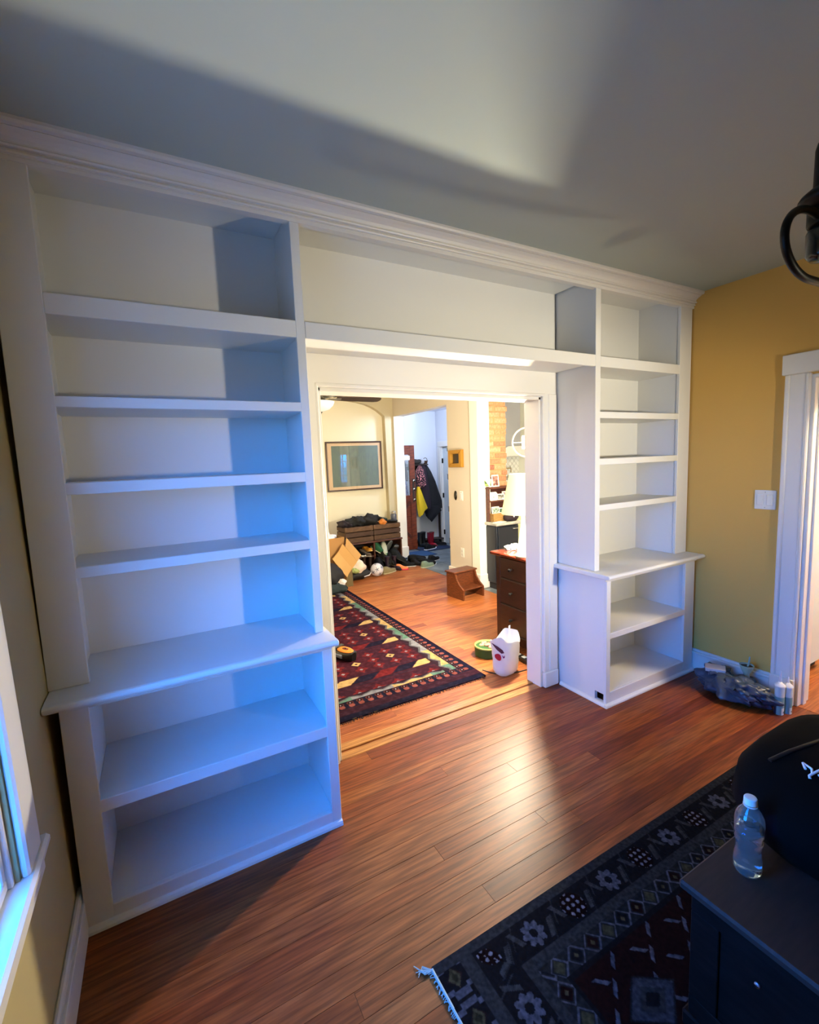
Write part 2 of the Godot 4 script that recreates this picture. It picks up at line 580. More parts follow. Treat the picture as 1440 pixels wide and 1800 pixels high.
# a wall across x from xa to xb with one opening; r and hole are (z, y) rectangles
func holed(st: SurfaceTool, xa: float, xb: float, r: Rect2, hole: Rect2, xf := Transform3D.IDENTITY) -> void:
	var o := [r.position, Vector2(r.end.x, r.position.y), r.end, Vector2(r.position.x, r.end.y)]
	var i := [hole.position, Vector2(hole.end.x, hole.position.y), hole.end, Vector2(hole.position.x, hole.end.y)]
	for k in 4:
		var l := (k + 1) % 4
		for x in [xa, xb]:
			quad(st, xf * Vector3(x, o[k].y, o[k].x), xf * Vector3(x, o[l].y, o[l].x), xf * Vector3(x, i[l].y, i[l].x), xf * Vector3(x, i[k].y, i[k].x), xf.basis * Vector3(1 if x == xb else -1, 0, 0))
		var mo: Vector2 = (o[k] + o[l]) / 2 - r.get_center()
		var mi: Vector2 = (i[k] + i[l]) / 2 - hole.get_center()
		quad(st, xf * Vector3(xa, o[k].y, o[k].x), xf * Vector3(xa, o[l].y, o[l].x), xf * Vector3(xb, o[l].y, o[l].x), xf * Vector3(xb, o[k].y, o[k].x), xf.basis * Vector3(0, mo.y, mo.x))
		quad(st, xf * Vector3(xa, i[k].y, i[k].x), xf * Vector3(xa, i[l].y, i[l].x), xf * Vector3(xb, i[l].y, i[l].x), xf * Vector3(xb, i[k].y, i[k].x), xf.basis * Vector3(0, -mi.y, -mi.x))


func plank_rows(parent: Node, x0: float, x1: float, z0: float, z1: float, width: float, seed_: int, tones: Array) -> void:
	var r := RandomNumberGenerator.new()
	r.seed = seed_
	var z := z0
	var last := -1
	while z < z1 - 0.005:
		var ze := minf(z + width, z1)
		var x := x0
		var first := true
		while x < x1 - 0.02:
			var l := r.randf_range(1.5, 3.0)
			if first: l = r.randf_range(0.5, 2.4)
			first = false
			var xe := x + l
			if xe > x1 - 0.45: xe = x1
			var k := r.randi() % 8
			if k == last: k = (k + 3) % 8
			last = k
			var dy := r.randf_range(-0.0004, 0.0004)
			var st := mb()
			bx(st, Vector3(x + 0.0002, -0.02, z + 0.0003), Vector3(xe - 0.0002, dy, ze - 0.0003), 0.0006, Transform3D.IDENTITY, Vector2(r.randf() * 7.0, r.randf() * 7.0))
			obj("plank", st, tones[k], parent)
			x = xe
		z = ze


func floors() -> void:
	var f := struct_node("floor", "narrow red-brown fir plank floor of the room with the bookcases", "floor")
	obj("subfloor", box(Vector3(-0.3, -0.12, -0.33), Vector3(3.58, -0.021, 4.4)), M.dark, f)
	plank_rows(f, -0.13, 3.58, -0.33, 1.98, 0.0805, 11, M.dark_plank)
	var rest := mb()
	for i in 27:
		var z := 1.98 + i * 0.084
		bx(rest, Vector3(-0.13, -0.02, z + 0.0005), Vector3(3.58, 0, z + 0.0835), 0.001)
	obj("plank_rest", rest, M.dark_plank[1], f).set_meta("kind", "stuff")

	var g := struct_node("floor_far", "sunlit orange fir plank floor of the far room", "floor")
	obj("subfloor", box(Vector3(-1.2, -0.12, -4.93), Vector3(3.80, -0.021, -0.33)), M.dark, g)
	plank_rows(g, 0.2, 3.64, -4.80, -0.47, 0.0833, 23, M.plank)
	rest = mb()
	for i in 52:
		var z := -4.80 + i * 0.0833
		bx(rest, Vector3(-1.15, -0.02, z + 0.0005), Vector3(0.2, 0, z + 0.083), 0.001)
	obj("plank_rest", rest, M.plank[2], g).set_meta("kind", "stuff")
	var th := struct_node("trim_4", "pale worn threshold boards in the wide opening", "threshold")
	obj("board", box(Vector3(0.99, -0.02, -0.470), Vector3(2.47, 0.004, -0.405), 0.003), M.straw, th)
	obj("board", box(Vector3(0.99, -0.02, -0.392), Vector3(2.48, 0.002, -0.330), 0.003), M.straw, th)
	obj("crack_filler", box(Vector3(0.99, -0.02, -0.404), Vector3(2.47, -0.004, -0.393)), M.plank[6], th)

	# slate tiles of the entry and the kitchen
	var s := struct_node("floor_slate", "blue grey slate floor of the entry and the kitchen", "floor")
	obj("bed", box(Vector3(3.64, -0.12, -5.7), Vector3(5.6, -0.012, -1.0)), mat(Color(0.3, 0.31, 0.32), 0.8), s)
	var r := RandomNumberGenerator.new()
	r.seed = 5
	var tones := [textured(Color(0.50, 0.54, 0.57), M.slate.albedo_texture, Vector3(1, 1, 1), 0.45, true), textured(Color(0.44, 0.49, 0.53), M.slate.albedo_texture, Vector3(1, 1, 1), 0.45, true), textured(Color(0.56, 0.59, 0.60), M.slate.albedo_texture, Vector3(1, 1, 1), 0.45, true)]
	var z := -5.6
	while z < -1.0:
		for i in 5:
			bx_tile(s, 3.645 + i * 0.4, z, tones[r.randi() % 3])
		z += 0.4
	# the boards beyond the right doorway
	var k := struct_node("floor_side", "orange fir plank floor beyond the right doorway", "floor")
	plank_rows(k, 3.585, 5.5, 0.0, 2.1, 0.0833, 31, M.plank)
	rest = mb()
	bx(rest, Vector3(3.73, -0.02, -1.0), Vector3(5.5, 0, -0.002))
	bx(rest, Vector3(3.73, -0.02, 2.102), Vector3(5.5, 0, 4.4))
	obj("plank_rest", rest, M.plank[2], k).set_meta("kind", "stuff")


func bx_tile(s: Node, x: float, z: float, m: Material) -> void:
	obj("tile", box(Vector3(x + 0.002, -0.012, z + 0.002), Vector3(x + 0.398, 0.0, z + 0.398), 0.002), m, s)


func builtins() -> void:
	var P = M.paint
	var zb := -0.31
	# ---- left upper bookcase
	var o := thing("bookcase", "tall white built-in bookcase left of the wide opening, five open compartments", "bookcase", Vector3(0.35, 0.86, 0))
	var at := Vector3(-0.35, -0.86, 0)
	var B := func(called: String, lo: Vector3, hi: Vector3, parent: Node, sh: Vector3, e := 0.002) -> MeshInstance3D: return obj(called, box(lo + sh, hi + sh, e), P, parent)
	B.call("stile", Vector3(-0.117, 0.861, -0.02), Vector3(0.0, 2.55, 0.0), o, at)
	B.call("stile", Vector3(0.812, 0.861, -0.02), Vector3(0.8495, 2.55, 0.0), o, at)
	B.call("top_rail", Vector3(-0.117, 2.5495, -0.02), Vector3(0.8495, 2.6395, -0.0005), o, at)
	B.call("rail", Vector3(0.0, 2.103, -0.02), Vector3(0.812, 2.170, 0.0), o, at)
	B.call("side_panel", Vector3(-0.055, 0.861, zb - 0.015), Vector3(-0.03, 2.639, -0.0205), o, at, 0.001)
	B.call("side_panel", Vector3(0.826, 0.861, zb - 0.015), Vector3(0.8485, 2.639, -0.0205), o, at, 0.001)
	B.call("back_panel", Vector3(-0.03, 0.861, zb - 0.012), Vector3(0.826, 2.639, zb), o, at, 0.0)
	B.call("shelf", Vector3(-0.03, 2.108, zb), Vector3(0.826, 2.132, -0.0205), o, at)
	B.call("top_panel", Vector3(-0.03, 2.609, zb), Vector3(0.826, 2.638, -0.0205), o, at)
	for y in [[1.809, 1.8455], [1.519, 1.5595], [1.233, 1.2715]]:
		B.call("shelf", Vector3(-0.03, y[0], zb), Vector3(0.826, y[1], -0.001), o, at)
	# ---- bridge over the opening
	o = thing("bridge_shelf", "long white open cubby bridging the two bookcases above the opening", "shelf", Vector3(1.72, 2.11, 0))
	at = Vector3(-1.72, -2.11, 0)
	B.call("top_rail", Vector3(0.8505, 2.5495, -0.02), Vector3(2.5965, 2.6395, -0.0005), o, at)
	B.call("rail", Vector3(0.8505, 2.103, -0.02), Vector3(2.5965, 2.170, 0.0), o, at)
	B.call("bottom_panel", Vector3(0.8505, 2.121, -0.326), Vector3(2.5965, 2.155, -0.0205), o, at)
	B.call("top_panel", Vector3(0.8505, 2.609, -0.326), Vector3(2.5965, 2.638, -0.0205), o, at)
	B.call("back_panel", Vector3(0.8505, 2.1555, -0.3265), Vector3(2.5965, 2.609, -0.315), o, at, 0.0)
	# ---- right upper bookcase
	o = thing("bookcase", "narrower white built-in bookcase right of the wide opening, against the yellow wall", "bookcase", Vector3(3.07, 0.86, 0))
	at = Vector3(-3.07, -0.86, 0)
	B.call("stile", Vector3(2.597, 0.861, -0.02), Vector3(2.641, 2.55, 0.0), o, at)
	B.call("stile", Vector3(3.437, 0.861, -0.02), Vector3(3.568, 2.55, 0.0), o, at)
	B.call("top_rail", Vector3(2.597, 2.5495, -0.02), Vector3(3.568, 2.6395, -0.0005), o, at)
	B.call("rail", Vector3(2.641, 2.103, -0.02), Vector3(3.437, 2.165, 0.0), o, at)
	B.call("side_panel", Vector3(2.608, 0.861, zb - 0.015), Vector3(2.630, 2.639, -0.0205), o, at, 0.001)
	B.call("side_panel", Vector3(3.441, 0.861, zb - 0.015), Vector3(3.463, 2.639, -0.0205), o, at, 0.001)
	B.call("back_panel", Vector3(2.630, 0.861, zb - 0.012), Vector3(3.441, 2.639, zb), o, at, 0.0)
	B.call("shelf", Vector3(2.630, 2.108, zb), Vector3(3.441, 2.132, -0.0205), o, at)
	B.call("top_panel", Vector3(2.630, 2.609, zb), Vector3(3.441, 2.638, -0.0205), o, at)
	for y in [[1.801, 1.8405], [1.518, 1.557], [1.236, 1.273]]:
		B.call("shelf", Vector3(2.630, y[0], zb), Vector3(3.441, y[1], -0.001), o, at)
	# ---- ledges
	o = thing("ledge", "white rounded ledge board topping the left base cabinet", "ledge", Vector3(0.37, 0.83, 0))
	ledge(o, -0.115, 0.872, Vector3(-0.37, -0.83, 0))
	o = thing("ledge", "white rounded ledge board topping the right base cabinet", "ledge", Vector3(3.07, 0.83, 0))
	ledge(o, 2.566, 3.576, Vector3(-3.07, -0.83, 0))
	# ---- base cabinets
	o = thing("base_cabinet", "white open base cabinet with two deep compartments, lower left by the window wall", "cabinet", Vector3(0.38, 0, 0))
	base(o, Vector3(-0.38, 0, 0), -0.082, 0.0, 0.814, 0.857, 0.804, 0.466, 0.419, 0.068, false)
	o = thing("base_cabinet", "white open base cabinet with two compartments, right of the opening by the yellow wall", "cabinet", Vector3(3.09, 0, 0))
	base(o, Vector3(-3.09, 0, 0), 2.617, 2.655, 3.440, 3.552, 0.804, 0.472, 0.435, 0.088, true)


func ledge(o: Node, x0: float, x1: float, sh: Vector3) -> void:
	var prof := PackedVector2Array([Vector2(-0.325, 0.833), Vector2(0.120, 0.833), Vector2(0.127, 0.836), Vector2(0.132, 0.842), Vector2(0.133, 0.847), Vector2(0.132, 0.852), Vector2(0.127, 0.858), Vector2(0.120, 0.8605), Vector2(-0.325, 0.8605)])
	var st := mb()
	prism(st, prof, 0, x0, x1, Transform3D(Basis(), sh), 0.003)
	obj("board", st, M.paint, o)
	st = mb()
	bx(st, Vector3(maxf(x0, -0.085) + 0.02, 0.8135, 0.0755) + sh, Vector3(minf(x1, 3.56) - 0.014, 0.8328, 0.092) + sh, 0.005)
	obj("cove_molding", st, M.paint, o)


func base(o: Node, sh: Vector3, x0: float, xa: float, xb: float, x1: float, t: float, s1: float, s0: float, b: float, outlet_hole: bool) -> void:
	var P = M.paint
	var zf := 0.075
	var zb := -0.315
	var B := func(called: String, lo: Vector3, hi: Vector3, e := 0.002) -> MeshInstance3D: return obj(called, box(lo + sh, hi + sh, e), P, o)
	B.call("stile", Vector3(x0, 0, zf - 0.02), Vector3(xa, 0.8325, zf))
	B.call("stile", Vector3(xb, 0, zf - 0.02), Vector3(x1, 0.8325, zf))
	B.call("top_rail", Vector3(xa, t, zf - 0.02), Vector3(xb, 0.8325, zf))
	B.call("bottom_rail", Vector3(xa, 0.0, zf - 0.02), Vector3(xb, b, zf))
	B.call("shelf", Vector3(xa - 0.012, s0, zb), Vector3(xb + 0.012, s1, zf - 0.001))
	B.call("bottom_panel", Vector3(xa - 0.012, b - 0.03, zb), Vector3(xb + 0.012, b - 0.002, zf - 0.0205))
	B.call("back_panel", Vector3(xa - 0.012, 0.0, zb - 0.012), Vector3(xb + 0.012, 0.8325, zb), 0.0)
	if outlet_hole:       # a square cut-out low in the left side, near the front corner
		var st := mb()
		bx(st, Vector3(x0 + 0.002, 0.075, zb - 0.012) + sh, Vector3(xa - 0.012, 0.8325, zf - 0.0205) + sh)
		bx(st, Vector3(x0 + 0.002, 0.02, zb - 0.012) + sh, Vector3(xa - 0.012, 0.075, zf - 0.085) + sh)
		bx(st, Vector3(x0 + 0.002, 0.0, zb - 0.012) + sh, Vector3(xa - 0.012, 0.02, zf - 0.0205) + sh)
		obj("side_panel", st, P, o)
	else:
		B.call("side_panel", Vector3(maxf(x0, xa - 0.036), 0, zb - 0.012), Vector3(xa - 0.012, 0.8325, zf - 0.0205), 0.0)
	B.call("side_panel", Vector3(xb + 0.012, 0, zb - 0.012), Vector3(minf(x1 - 0.002, xb + 0.04), 0.8325, zf - 0.0205), 0.0)
	# shoe moulding at the floor
	var prof := PackedVector2Array([Vector2(zf + 0.0005, 0.0), Vector2(zf + 0.018, 0.0), Vector2(zf + 0.017, 0.010), Vector2(zf + 0.011, 0.018), Vector2(zf + 0.0005, 0.021)])
	var m := mb()
	prism(m, prof, 0, x0 - (0.018 if outlet_hole else 0.0), x1, Transform3D(Basis(), sh))
	obj("shoe_molding", m, P, o)
	if outlet_hole:
		var q := PackedVector2Array([Vector2(x0 - 0.0005, 0.0), Vector2(x0 - 0.018, 0.0), Vector2(x0 - 0.017, 0.010), Vector2(x0 - 0.011, 0.018), Vector2(x0 - 0.0005, 0.021)])
		m = mb()
		prism(m, q, 2, -0.29, zf, Transform3D(Basis(), sh))
		obj("shoe_molding", m, P, o)


func lamps() -> void:
	# a painter's work lamp on a stand behind the camera, aimed at the new bookcases
	var o := thing("work_lamp", "halogen work lamp on a stand behind the camera", "lamp", Vector3(2.62, 0, 2.30))
	var st := mb()
	for k in 3:
		var a := TAU * k / 3.0
		tube(st, [Vector3(0, 0.35, 0), Vector3(cos(a) * 0.22, 0.012, sin(a) * 0.22)], 0.01, 8)
	tube(st, [Vector3(0, 0.3, 0), Vector3(0, 1.38, 0)], 0.012, 8)
	obj("stand", st, M.iron, o)
	var aim := Transform3D(Basis.looking_at(Vector3(2.25, 1.62, 0) - Vector3(2.62, 1.45, 2.30)), Vector3(0, 1.45, 0))
	st = mb()
	bx(st, Vector3(-0.10, -0.08, 0.0), Vector3(0.10, 0.08, 0.07), 0.01, aim)
	obj("housing", st, M.iron, o)
	st = mb()
	bx(st, Vector3(-0.09, -0.07, -0.006), Vector3(0.09, 0.07, -0.001), 0.0, aim)
	obj("lamp_face", st, glow(Color(1.0, 0.93, 0.80), 8.0), o)
	for q in [[Vector3(-0.26, 0.100, -0.34), Vector3(0.26, 0.105, 0.0), 0.09], [Vector3.ZERO, Vector3.ZERO, 0.0]]:
		st = mb()
		if q[1].x > 0.0: bx(st, q[0], q[1], 0.0, aim * Transform3D(Basis(Vector3.RIGHT, q[2]), Vector3.ZERO))
		else: prism(st, PackedVector2Array([Vector2(-0.22, 0.0), Vector2(-0.24, -0.28), Vector2(0.0, -0.155), Vector2(0.22, -0.10), Vector2(0.22, 0.0)]), 1, -0.092, -0.087, aim)
		obj("barn_door", st, M.iron, o)
	var s := SpotLight3D.new()
	s.name = "beam"
	s.transform = aim.translated_local(Vector3(0, 0, -0.02))
	s.light_color = Color(1.0, 0.95, 0.84)
	s.light_energy = WORK
	s.spot_angle = 47.0
	s.spot_angle_attenuation = 1.0
	s.spot_range = 20.0
	s.spot_attenuation = 2.0
	s.light_size = 0.05
	s.shadow_enabled = true
	o.add_child(s, true)
	floor_lamp(Vector3(0.2, 0, -3.2), "tall floor lamp in the far room's left part, hidden by the bookcase", Color(1.0, 0.88, 0.68), FARLAMP)


func floor_lamp(at: Vector3, label: String, color: Color, energy: float) -> void:
	var o := thing("floor_lamp", label, "lamp", at)
	var st := mb()
	lathe(st, [Vector2(0.0, 0.0), Vector2(0.14, 0.0), Vector2(0.14, 0.015), Vector2(0.02, 0.03), Vector2(0.0, 0.03)], 24)
	obj("base", st, M.iron, o)
	st = mb()
	lathe(st, [Vector2(0.011, 0.03), Vector2(0.011, 1.5)], 10)
	obj("pole", st, M.iron, o)
	st = mb()
	lathe(st, [Vector2(0.03, 1.50), Vector2(0.05, 1.54), Vector2(0.055, 1.58), Vector2(0.04, 1.62), Vector2(0.0, 1.64)], 16)
	obj("bulb", st, glow(color, 6.0), o)
	omni("bulb_light", Vector3(0, 1.58, 0), color, energy, 0.06, o)


# ---------------------------------------------------------------- far room
func shoe(called: String, label: String, at: Vector3, turn: float, l: float, col: Color, sole: Color, group: String, toe := Color(0, 0, 0, 0), lining := Color(0.05, 0.05, 0.05), pitch := 0.0, roll := 0.0) -> Node3D:
	var o := thing(called, label, "shoe", at, turn, group)
	o.rotation.x = roll
	o.rotation.z = pitch
	var w := l * 0.19
	var rings := []
	var up := []
	for i in 13:
		var t := i / 12.0
		var x := (t - 0.5) * l
		var hw := w * (0.72 + 0.28 * sin(t * PI * 1.15)) * sqrt(clampf(sin(clampf(t * 0.94 + 0.04, 0, 1) * PI) * 3.0, 0.08, 1.0))
		var h := l * lerpf(0.36, 0.17, smoothstep(0.25, 0.72, t)) * sqrt(clampf((1.04 - t) * 7.0, 0.05, 1.0)) * sqrt(clampf((t + 0.03) * 14.0, 0.2, 1.0))
		var ring := []
		var s2 := []
		for j in 16:
			var a := TAU * j / 16
			var c := cos(a)
			var s := sin(a)
			ring.append(Vector3(x, maxf(0.015, 0.015 + h * maxf(s, 0.0)), hw * signf(c) * pow(absf(c), 0.6)))
			s2.append(Vector3(x * 1.03, 0.009 + 0.009 * signf(s) * pow(absf(s), 0.4), hw * 1.08 * signf(c) * pow(absf(c), 0.6)))
		rings.append(ring)
		up.append(s2)
	obj("upper", loft(mb(), rings), mat(col, 0.7, 0.0, 0.3), o)
	obj("sole", loft(mb(), up), mat(sole, 0.6), o)
	var st := mb()
	lump(st, Vector3(-l * 0.27, l * 0.335, 0), Vector3(l * 0.17, l * 0.04, w * 0.55), 0.02, 3, 3.0, 6, 14, 1.0, Transform3D.IDENTITY, false)
	obj("lining", st, mat(lining, 0.9), o)
	if toe.a > 0.0:
		st = mb()
		lump(st, Vector3(l * 0.40, l * 0.06, 0), Vector3(l * 0.115, l * 0.085, w * 0.80), 0.0, 3, 3.0, 7, 14)
		obj("toe_cap", st, mat(toe, 0.5), o)
	st = mb()
	for k in 3: bx(st, Vector3(l * (0.02 + 0.06 * k), l * (0.255 - 0.033 * k), -w * 0.4), Vector3(l * (0.035 + 0.06 * k), l * (0.275 - 0.033 * k), w * 0.4), 0.001)
	obj("laces", st, mat(sole.lerp(col, 0.3), 0.8), o)
	return o


func boot(called: String, label: String, at: Vector3, turn: float, h: float, col: Color, group: String, lean := 0.0, rough := 0.45) -> Node3D:
	var o := thing(called, label, "boot", at, turn, group)
	o.rotation.z = lean
	var l := h * 0.85
	var st := mb()
	var rings := []
	for i in 11:
		var t := i / 10.0
		var a := lerpf(-PI / 2, 0.0, clampf(t * 2.2, 0, 1))    # the foot turns up into the shaft
		var r := h * lerpf(0.13, 0.175, t)
		var c: Vector3
		if t < 0.4: c = Vector3(lerpf(l * 0.62, 0.0, t / 0.4), h * 0.14, 0)
		else: c = Vector3(-l * 0.04 * sin((t - 0.4) * 5.0), lerpf(h * 0.22, h, (t - 0.4) / 0.6), 0)
		if i == 0: r *= 0.45
		var ring := []
		for j in 16:
			var b := TAU * j / 16
			var u := Vector3(sin(-a), 0, 0) * 0 + (Vector3(0, 1, 0) if t < 0.35 else (Vector3(1, 0.55, 0).normalized() if t < 0.45 else Vector3(1, 0, 0)))
			var p := c + u * sin(b) * r * 1.05 + Vector3(0, 0, 1) * cos(b) * r * 0.85
			p.y = maxf(p.y, 0.02)
			ring.append(p)
		rings.append(ring)
	loft(st, rings)
	obj("upper", st, mat(col, rough), o)
	st = mb()
	bx(st, Vector3(-h * 0.17, 0, -h * 0.13), Vector3(l * 0.68, 0.024, h * 0.13), 0.01)
	obj("sole", st, mat(col.darkened(0.5), 0.8), o)
	st = mb()
	lathe(st, [Vector2(h * 0.155, h * 0.985), Vector2(h * 0.19, h * 0.97), Vector2(h * 0.19, h * 1.01), Vector2(h * 0.155, h * 1.012)], 16, Transform3D(Basis.from_scale(Vector3(1.0, 1, 0.82)), Vector3(-l * 0.005, 0, 0)), false)
	obj("cuff", st, mat(col.lightened(0.06), rough), o)
	st = mb()
	lathe(st, [Vector2(0.0, h * 1.003), Vector2(h * 0.15, h * 1.003)], 16, Transform3D(Basis.from_scale(Vector3(1.0, 1, 0.82)), Vector3(-l * 0.005, 0, 0)), false)
	obj("lining", st, mat(Color(0.04, 0.03, 0.03), 0.9), o)
	return o


func kilim_image() -> ImageTexture:
	var w := 480
	var h := 760
	var im := Image.create(w, h, false, Image.FORMAT_RGB8)
	var n := FastNoiseLite.new()
	n.seed = 4
	n.frequency = 0.05
	var plum := Color(0.17, 0.085, 0.15)
	var maroon := Color(0.22, 0.075, 0.125)
	var navy := Color(0.07, 0.06, 0.14)
	var red := Color(0.38, 0.10, 0.12)
	var teal := Color(0.33, 0.47, 0.42)
	var grey := Color(0.50, 0.50, 0.54)
	var cream := Color(0.72, 0.60, 0.40)
	var rose := Color(0.50, 0.26, 0.24)
	for py in h:
		for px in w:
			var u := px / 480.0 * 1.92          # from the right edge, metres
			var v := py / 760.0 * 3.04          # from the near edge, metres
			var uu := minf(u, 1.92 - u)
			var vv := minf(v, 3.04 - v)
			var wob := n.get_noise_2d(px * 1.5, py * 1.5)
			var c := plum
			if vv < 0.055: c = navy
			elif vv < 0.13: c = plum if int(vv / 0.0125) % 2 else maroon.darkened(0.15)
			elif uu < 0.035: c = navy
			elif uu < 0.115 or vv < 0.215:
				# flower heads on navy
				var side := uu < 0.115
				var s := v if side else u
				var d := (uu - 0.075) if side else (vv - 0.172)
				var cell := fposmod(s, 0.068) - 0.034
				c = navy
				var r := Vector2(cell, d - 0.016).length()
				var r2 := Vector2(cell, d + 0.018).length()
				if r < 0.006: c = grey.lightened(0.3)
				elif r < 0.017: c = Color(0.12, 0.04, 0.08)
				elif r2 < 0.021: c = rose
				elif r < 0.024: c = rose.darkened(0.35)
			elif uu < 0.215 or vv < 0.275:
				# zigzag of teal, grey and cream
				var side := uu < 0.215
				var s := v if side else u
				var d := ((uu - 0.115) if side else (vv - 0.215)) / (0.1 if side else 0.06)
				var z := absf(fposmod(s, 0.16) / 0.08 - 1.0)
				var blk := int(floor(s / 0.32)) % 3
				var tone: Color = [teal, cream, grey][blk]
				c = tone if d < 0.35 + 0.45 * z else Color(0.15, 0.09, 0.14)
				if absf(d - 0.35 - 0.45 * z) < 0.1: c = grey.darkened(0.3)
			else:
				# field: chains of slanted blocks, bands of crosses and lozenges between stripes
				var f := fposmod(v - 0.18, 0.55)
				c = maroon if fposmod(v, 0.05) < 0.02 else plum
				if f > 0.235 and f < 0.325:
					var k := u + (f - 0.28) * 1.1
					var blk := int(floor((k - 0.17) / 0.165))
					c = [cream, navy, red, navy, cream, navy, grey.lerp(teal, 0.5), navy][((blk % 8) + 8) % 8]
					if fposmod(k - 0.17, 0.165) < 0.012: c = plum
				elif f > 0.36 or f < 0.16:
					var g := fposmod(f - 0.36, 0.55) / 0.35        # 0 to 1 across the band
					var cu := fposmod(u + 0.02, 0.30) - 0.15
					var cv := (g - 0.5) * 0.35
					c = maroon if fposmod(u, 0.60) < 0.30 else plum.lerp(maroon, 0.5)
					var q := absf(fposmod(cu + 0.075, 0.15) - 0.075)
					var q2 := absf(fposmod(cv + 0.055, 0.11) - 0.055)
					if (q < 0.02 or q2 < 0.018) and q + q2 < 0.055: c = red
					if q + q2 < 0.017: c = grey
					if absf(cu) + absf(cv) < 0.055: c = plum
					if absf(cu) + absf(cv) < 0.042: c = cream
					if absf(cu) + absf(cv) < 0.014: c = maroon
			c = c.lightened(maxf(0, wob) * 0.10).darkened(0.12 + maxf(0, -wob) * 0.25)
			im.set_pixel(px, py, c)
	return ImageTexture.create_from_image(im)


func rug_mesh(x0: float, x1: float, z0: float, z1: float, h: float, flip_u: bool, flip_v: bool) -> SurfaceTool:
	var st := mb()
	var nx := 24
	var nz := 36
	var fn := FastNoiseLite.new()
	fn.seed = 12
	fn.frequency = 1.6
	var y := func(x: float, z: float) -> float: return h + 0.0022 * (1.0 + fn.get_noise_2d(x, z))
	for i in nx:
		for j in nz:
			var p := []
			for k in [[0, 0], [1, 0], [1, 1], [0, 1]]:
				var u: float = (i + k[0]) / float(nx)
				var v: float = (j + k[1]) / float(nz)
				var x := lerpf(x0, x1, u)
				var z := lerpf(z0, z1, v)
				p.append([Vector3(x, y.call(x, z), z), Vector2(1.0 - u if flip_u else u, 1.0 - v if flip_v else v)])
			for t in [[0, 1, 2], [0, 2, 3]]:
				for k in t:
					st.set_normal(Vector3.UP)
					st.set_uv(p[k][1])
					st.add_vertex(p[k][0])
	var lip := mb()
	bx(lip, Vector3(x0, 0.0006, z0), Vector3(x1, h, z1), 0.001)
	st.append_from(lip.commit(), 0, Transform3D.IDENTITY)
	return st


func fringe(parent: Node, x0: float, z0: float, x1: float, z1: float, out: Vector3, n: int, m: Material, seed_: int, l := 0.03) -> void:
	var r := RandomNumberGenerator.new()
	r.seed = seed_
	var st := mb()
	for i in n:
		var t := (i + r.randf() * 0.8) / n
		var p := Vector3(lerpf(x0, x1, t), 0.004, lerpf(z0, z1, t))
		var side := out.cross(Vector3.UP) * r.randf_range(-0.010, 0.010)
		tube(st, [p, p + out * l * 0.5 + side * 0.4 + Vector3(0, 0.001, 0), p + out * l * r.randf_range(0.8, 1.2) + side - Vector3(0, 0.002, 0)], 0.0016, 4)
	obj("fringe", st, m, parent).set_meta("kind", "stuff")


